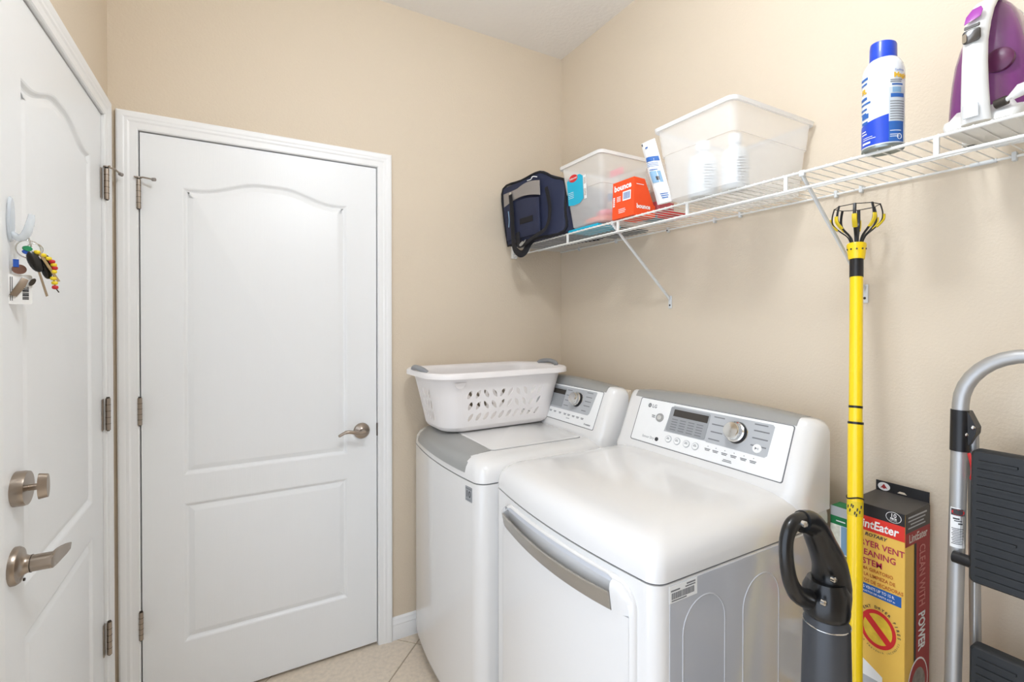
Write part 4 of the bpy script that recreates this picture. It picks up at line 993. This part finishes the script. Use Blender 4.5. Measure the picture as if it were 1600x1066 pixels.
# ------------------------------------------------------------------ vacuum cleaner
SV = .85
V = lambda x, z, y=.48: (x*SV, y, 1.3942-(1.3942-z)*SV)
va = thing('upright_vacuum', (.93, .48, 0), 'upright vacuum cleaner with a black loop handle in front of the dryer side', 'vacuum')
loopL = smoothpath([V(1.030, .972), V(1.005, .982), V(.972, .980), V(.953, .955), V(.953, .915), V(.965, .870), V(.990, .835), V(1.030, .812)], 5)
n_ = len(loopL)
hl = MB().tube(loopL, [.0175-.005*math.sin(math.pi*i/(n_-1)) for i in range(n_)], 14, flat=.85).build('handle_grip', M_vac, va, 60)
MB().tube(smoothpath([V(1.005, .980), V(1.045, .965), V(1.082, .915), V(1.112, .865), V(1.118, .82), V(1.112, .78)], 5), [.019, .0195, .020, .021, .0215, .022, .023, .024, .025, .0255, .026, .027, .028, .029, .030, .031, .032, .033, .034, .035, .036, .036, .037, .037, .037, .037], 16, flat=.9).build('handle_arm', M_vac, va, 60)
vx = 1.106*SV
def vz(z): return 1.3942-(1.3942-z)*SV
MB().lathe([(.030, vz(.835)), (.0375, vz(.815)), (.0385, vz(.772)), (.037, vz(.762)), (.033, vz(.758))], (vx-.006, .48, 0), 'Z', 24).build('handle_socket', M_vac, va, 50)
MB().lathe([(.0325, vz(.775)), (.0345, vz(.748)), (.037, vz(.744)), (.0375, vz(.738)), (.040, vz(.60)), (.043, .45), (.046, .22)], (vx-.004, .48, 0), 'Z', 32).build('tube_body', M_vacg, va, 50)
MB().tube([tuple(Vector((vx-.004, .48, vz(.742)))+Vector((.0375*math.cos(a), .0375*math.sin(a), 0))) for a in [2*math.pi*i/28 for i in range(28)]], .0012, 6, closed=True).build('tube_seam', M_chrome, va)
for x, z in ((.985, .985), (1.040, .815), (1.077, .853)):
    p = Vector(V(x, z)); MB().lathe([(.0055, .006), (.0055, 0), (.003, -.002)], (p.x, p.y-.017-(.008 if z < .95 else 0), p.z), 'Y', 12).build('screw', M_chrome, va)
MB().lathe([(.046, .22), (.075, .16), (.08, .09), (.05, .07)], (vx-.004, .48, 0), 'Z', 24).build('motor_housing', M_vacg, va, 50)
MB().box((vx-.15, .375, .012), (vx+.10, .585, .085)).build('floor_head', M_vac, va, 40, .02, 3)
for dy in (-.07, .07): MB().cyl((vx+.06, .48+dy-.012, .02), (vx+.06, .48+dy+.012, .02), .02, 16).build('wheel', M_black, va)

# ------------------------------------------------------------------ vent cleaning kit carton
X0, X1, Y0, Y1, ZT = 1.325, 1.452, .511, .622, .948
lc = thing('vent_kit_carton', (1.39, .565, 0), 'tall yellow and red dryer vent cleaning kit carton against the right wall', 'carton')
MB().box((X0, Y0, 0), (X1, Y1, ZT)).build('carton_body', M_boxy, lc, 0, .0012, 1)
MB().box((X1-.004, Y0-.0005, ZT-.012), (X1-.001, Y1, .978)).build('hang_tab', M_boxk, lc, 0)
MB().loft([[(X0-.001, Y0-.001, ZT), (X0-.001, Y1, ZT), (X1-.004, Y1, ZT), (X1-.004, Y0-.001, ZT)], [(X0-.002, Y0-.002, ZT+.001), (X0-.001, Y1, ZT+.001), (X1-.004, Y1, ZT+.005), (X1-.004, Y0-.002, ZT+.005)]]).build('top_flap', M_boxtop, lc, 0)
FF = lambda u, v, w=0: (X0-.0006-w, Y1-u, v)     # front face, u from its hidden left edge
WD = Y1-Y0
plate(FF, rect(0, .9195, WD, ZT), .0003, 'black_band', M_boxk, lc)
plate(FF, rect(0, .884, WD, .9195), .0003, 'red_band', M_boxr, lc)
F3 = lambda u, v, w=0: FF(u, v, .0004+w)
em = plate(F3, ell(.089, .9345, .0155, .0125), .0002, 'count_badge', M_white, lc)
plate(lambda u, v, w=0: FF(u, v, .0006+w), ell(.089, .9345, .0145, .0115), .0002, 'badge_field', M_boxk, em)
F4 = lambda u, v, w=0: FF(u, v, .0008+w)
text(F4, '10', .0125, .089, .9350, M_white, em, 'CENTER', bold=.0001)
text(F4, 'PIECE', .0052, .089, .9298, M_white, em, 'CENTER', bold=.0002); text(F4, 'FEATURES', .0032, .089, .9262, M_white, em, 'CENTER')
text(F3, 'LintEater', .0285, .055, .8920, M_white, lc, 'CENTER', bold=.0007, shear=.15, sx=.82)
text(F3, 'ROTARY', .0115, .030, .872, M_inkd, lc, bold=.0003, shear=.25)
for s, z, sz, m_ in (('DRYER VENT', .8475, .0205, M_magenta), ('CLEANING', .8245, .0205, M_magenta), ('SYSTEM', .8025, .0205, M_magenta)): text(F3, s, sz, .006, z, m_, lc, bold=.0003, sx=.88)
for s, z in (('SISTEMA GIRATORIO', .788), ('PARA LA LIMPIEZA DE', .7735), ('DUCTOS DE SECADORAS', .759)): text(F3, s, .0118, .003, z, M_brown, lc, bold=.0002, sx=.78)
plate(FF, rect(0, .730, WD-.006, .7545), .0003, 'blue_band', M_boxblue, lc)
text(F3, 'CLEANS VENTS UP TO 15 ft.', .0098, .005, .7435, M_white, lc, bold=.0001, sx=.72)
text(F3, 'LIMPIA DUCTOS DE HASTA 4.57 m', .0062, .006, .7345, M_white, lc, bold=.0001, sx=.92)
cu_, cv_ = .058, .655
bdg = plate(FF, ell(cu_, cv_, .034, .041, 36), .0003, 'warning_disc', M_flame, lc)
MB().tube([F3(cu_+.036*math.cos(a), cv_+.043*math.sin(a), .0) for a in [2*math.pi*i/40 for i in range(40)]], .0042, 6, closed=True, flat=.2, ref=(1, 0, 0)).build('ban_ring', M_red, bdg, 60) if False else None
rg_ = MB(); oN = 40
for i in range(oN):
    a, b = 2*math.pi*i/oN, 2*math.pi*(i+1)/oN
    rg_.add([F3(cu_+k_*math.cos(t_), cv_+k_*1.2*math.sin(t_), .0004) for t_ in (a, b) for k_ in (.030, .0375)], [(0, 1, 3, 2)])
rg_.build('ban_ring', M_red, bdg, 0)
plate(lambda u, v, w=0: F3(u, v, .0003+w), [(cu_-.030, cv_+.020), (cu_-.021, cv_+.032), (cu_+.030, cv_-.020), (cu_+.021, cv_-.032)], .0003, 'ban_bar', M_red, bdg)
for i, ch in enumerate('PREVENT DRYER FIRES'):
    a = math.radians(168-9.2*i); text(F3, ch, .0088, cu_+.0405*math.cos(a), cv_+.049*math.sin(a), M_inkd, lc, 'CENTER', rot=a-math.pi/2, bold=.0002, name='lettering')
for i, ch in enumerate('AYUDA A PREVENIR INCENDIOS'):
    a = math.radians(192+6.2*i); text(F3, ch, .0056, cu_+.0455*math.cos(a), cv_+.0545*math.sin(a), M_inkd, lc, 'CENTER', rot=a+math.pi/2, name='lettering')
dv = plate(FF, [(.0, .40), (.07, .40), (.068, .545), (.0, .585)], .0003, 'printed_dryer', M_white, lc)
plate(F3, rect(.008, .42, .062, .53, .004), .0003, 'printed_dryer_door', M_panelgrey, dv)
FSd = lambda u, v, w=0: (X0+u, Y0-.0006-w, v)    # side face towards the camera
SW = X1-X0
plate(FSd, rect(0, .9, SW, ZT), .0003, 'side_black_band', M_boxtop, lc)
plate(FSd, rect(0, .872, SW, .903), .0004, 'side_red_band', M_boxdr, lc)
plate(FSd, rect(.046, 0, .056, .872), .0003, 'side_dark_line', M_boxk, lc)
plate(FSd, rect(.056, 0, SW, .872), .0003, 'side_red_field', M_boxdr, lc)
F5 = lambda u, v, w=0: FSd(u, v, .0005+w)
bars(F5, [(.012, .108, .936, .004), (.012, .100, .928, .003), (.024, .092, .920, .003), (.012, .10, .912, .003)], M_panelgrey, lc)
text(F5, 'LintEater', .027, SW/2, .879, mat('print_pale', 'd8c9c0', .5), lc, 'CENTER', bold=.0006, sx=.95)
text(F5, 'CLEAN WITH', .044, .0700, .864, mat('print_rose', 'd0827c', .5), lc, rot=-math.pi/2, w=.0007, sx=.56, bold=.0006)
text(F5, 'POWER', .048, .068, .702, M_white, lc, rot=-math.pi/2, bold=.0016, sx=.54)
ov = plate(F5, ell(.066, .535, .052, .062, 32), .0003, 'side_oval', M_white, lc)
plate(lambda u, v, w=0: FSd(u, v, .0009+w), ell(.066, .535, .048, .058, 32), .0002, 'oval_red', M_boxdr, ov)
plate(lambda u, v, w=0: FSd(u, v, .0012+w), ell(.066, .530, .036, .044, 32), .0002, 'oval_photo', mat('print_photo', '8d857c', .5, vary=(60, .6)), ov)
FT = lambda u, v, w=0: (X1-.0046-w, Y1-u, v)
em2 = plate(FT, ell(.018, .965, .0135, .0105), .0003, 'tab_emblem', M_white, lc)
plate(lambda u, v, w=0: FT(u, v, .0004+w), [(.010, .960), (.018, .972), (.026, .960), (.022, .9615), (.018, .959), (.014, .9615)], .0002, 'emblem_mark', M_boxdr, em2)
plate(FT, [(.047, .957), (.052, .962), (.062, .962), (.067, .957)], .0003, 'hang_slot', M_wall, lc)

# ------------------------------------------------------------------ garden leaflet pack
gp = thing('garden_packet', (1.375, .66, 0), 'slim green garden product box between dryer and yellow pole', 'box')
GX, G0, G1, GT = 1.364, .626, .690, .905
MB().box((GX, G0, 0), (GX+.045, G1, GT)).build('packet_body', M_green, gp, 0, .001, 1)
FG = lambda u, v, w=0: (GX-.0006-w, G1-u, v)
plate(FG, rect(0, .878, G1-G0, GT), .0003, 'header_band', M_panelgrey, gp)
gbnd = plate(FG, rect(0, .858, G1-G0, .880), .0005, 'green_band', M_green, gp)
bars(lambda u, v, w=0: FG(u, v, .0005+w), [(.014, .036, .867, .003)], M_white, gbnd)
plate(FG, rect(0, .660, G1-G0, .858), .0003, 'photo_margin', M_white, gp)
for u0, v0, u1, v1, m_ in ((.001, .785, .023, .857, M_leafl), (.026, .785, .060, .857, M_paleblue), (.001, .735, .023, .782, M_leaf), (.026, .735, .060, .782, M_leaf), (.001, .664, .060, .732, M_brown)):
    plate(lambda u, v, w=0: FG(u, v, .0003+w), rect(u0, v0, u1, v1), .0003, 'photo', m_, gp)
plate(lambda u, v, w=0: FG(u, v, .0007+w), ell(.03, .688, .022, .014), .0003, 'seal', M_yellowtxt, gp)
plate(lambda u, v, w=0: FG(u, v, .0010+w), ell(.03, .688, .019, .011), .0003, 'seal_field', M_boxk, gp)
plate(FG, ell(.03, .50, .024, .03), .0004, 'print_seal', M_orange, gp)

# ------------------------------------------------------------------ key hook and keys on the left door
hk = thing('wall_hook', (XD, 1.272, 1.545), 'translucent adhesive hook stuck on the left door', 'hook')
HX = XD+.0015
MB().loft([[(HX, 1.272+a*(.85+.15*s), 1.588+b) for a, b in ell(0, 0, .0135, .044, 28)] for s in (1,)] + [[(HX+.004, 1.272+a*.85, 1.588+b*.95) for a, b in ell(0, 0, .0135, .044, 28)]]).build('hook_plate', M_hook, hk, 40)
MB().tube(smoothpath([(HX+.003, 1.272, 1.563), (HX+.012, 1.272, 1.553), (HX+.022, 1.272, 1.560), (HX+.028, 1.272, 1.580), (HX+.031, 1.272, 1.600)], 5), [.0045+.0025*math.sin(math.pi*i/20) for i in range(21)], 12, flat=1.5).build('hook_arm', M_hook, hk, 60)
KO = Vector((XD+.027, 1.277, 0)); KE = Vector((.85, .527, 0)).normalized(); KN = Vector((KE.y, -KE.x, 0))
ky = thing('key_bunch', (KO.x, KO.y, 1.43), 'bunch of keys with beads and a black fob on the door hook', 'keys')
def KP(u, z, w=0): return tuple(KO+KE*((u-34)/773)+KN*w+Vector((0, 0, 1.394+(501-z)/806)))     # sheet of keys hanging off the hook
def kdisc(pts, w0, w1, name, m, par=None, bev=0): return MB().loft([[KP(a, b, w0) for a, b in pts], [KP(a, b, w1) for a, b in pts]]).build(name, m, par or ky, 30, bev)
def kring(cx, cy, r_, w_, name, tr=.0010): return MB().tube([KP(cx+r_*math.cos(a), cy+r_*math.sin(a), w_) for a in [2*math.pi*i/24 for i in range(24)]], tr, 8, closed=True).build(name, M_chrome, ky, 60)
def rell(cx, cy, rx, ry, ang, n=18):
    c, s_ = math.cos(ang), math.sin(ang); return [(cx+x*c-y*s_, cy+x*s_+y*c) for x, y in ell(0, 0, rx, ry, n)]
MB().tube([KP(32, 357, .001), KP(30, 361, .003), KP(33, 372, .003), KP(36, 385, .002)], .0016, 8).build('snap_hook', M_chrome, ky, 60)
kring(33, 389, 14, .001, 'split_ring', .0012); kring(40, 388, 9, .003, 'split_ring')
def fob_(pts, w0, w1, name):
    cx = sum(p[0] for p in pts)/len(pts); cy = sum(p[1] for p in pts)/len(pts)
    sh_ = lambda k_: [(cx+(a-cx)*k_, cy+(b-cy)*k_) for a, b in pts]
    MB().loft([[KP(a, b, w) for a, b in sh_(k_)] for k_, w in ((.85, w0), (1, w0+.002), (1, w1-.002), (.8, w1))]).build(name, M_vac, ky, 50)
fob_(rell(38.5, 408, 7.5, 17, -.35), .002, .011, 'key_fob')
fob_(rell(54, 414, 7, 20, -.1), -.006, .002, 'key_fob')
kdisc([(42.5, 424), (45, 423.5), (54, 461), (51.5, 462.5)], .004, .006, 'key_blade', M_key)
kdisc([(41, 394), (44, 392), (67, 437), (64, 438)], .009, .011, 'key_blade', mat('key_tan', 'b39a72', .4, .6))
bp_ = [(41, 393), (48, 397), (54, 401.5), (58, 406), (60, 411), (61, 416), (60, 422), (59.5, 433), (61, 440), (61.5, 447)]
MB().tube([KP(a, b, .008) for a, b in bp_]+[KP(66, 455, .008)], .0011, 6).build('bead_cord', M_nickd, ky)
for i, (a, b) in enumerate(bp_):
    c = Vector(KP(a, b, .008)); MB().lathe([(.001, -.0040), (.0044, -.003), (.0054, 0), (.0044, .003), (.001, .0040)], tuple(c), 'Z', 12).build('bead', (M_beady, M_beady, M_beady, M_beadr, M_beady, M_beadr, M_beady, M_beady, M_beady, M_beadr)[i], ky, 60)
kdisc(rect(17, 406, 23, 418), -.004, -.001, 'blue_tag', M_keyblue); kdisc(rell(30, 394, 5, 3.5, .3), .003, .008, 'blue_tag', M_keyblue); kdisc(rell(30.5, 388.5, 5.5, 4, .2), .004, .009, 'green_tag', M_keygreen)
kdisc(rell(24, 421, 8, 7.5, 0), -.006, -.003, 'key_bow', mat('key_copper', '86655a', .4, .7))
cd = kdisc([(a, b) for a, b in rect(11, 429, 39, 475, 3)], -.009, -.0075, 'barcode_card', M_white)
mb = MB()
for i in range(9): mb.add([KP(a, b, -.0072) for a, b in rect(28, 448+2.2*i, 35, 449.2+2.2*i+.5*(i % 3))], [(0, 1, 2, 3)])
for i in range(2): mb.add([KP(a, b, -.0072) for a, b in rect(14.5+2*i, 433, 15.3+2*i, 470)], [(0, 1, 2, 3)])
mb.build('barcode', M_inkd, cd, 0)['kind'] = 'stuff'
kdisc([(13, 461), (21, 464), (31, 447), (34, 437), (27, 433), (21, 445)], -.006, -.0035, 'key_head', M_nick, None, .0006)
kdisc(rell(38, 440, 3, 6.5, .45), -.004, -.0015, 'key_loop', M_nickd)
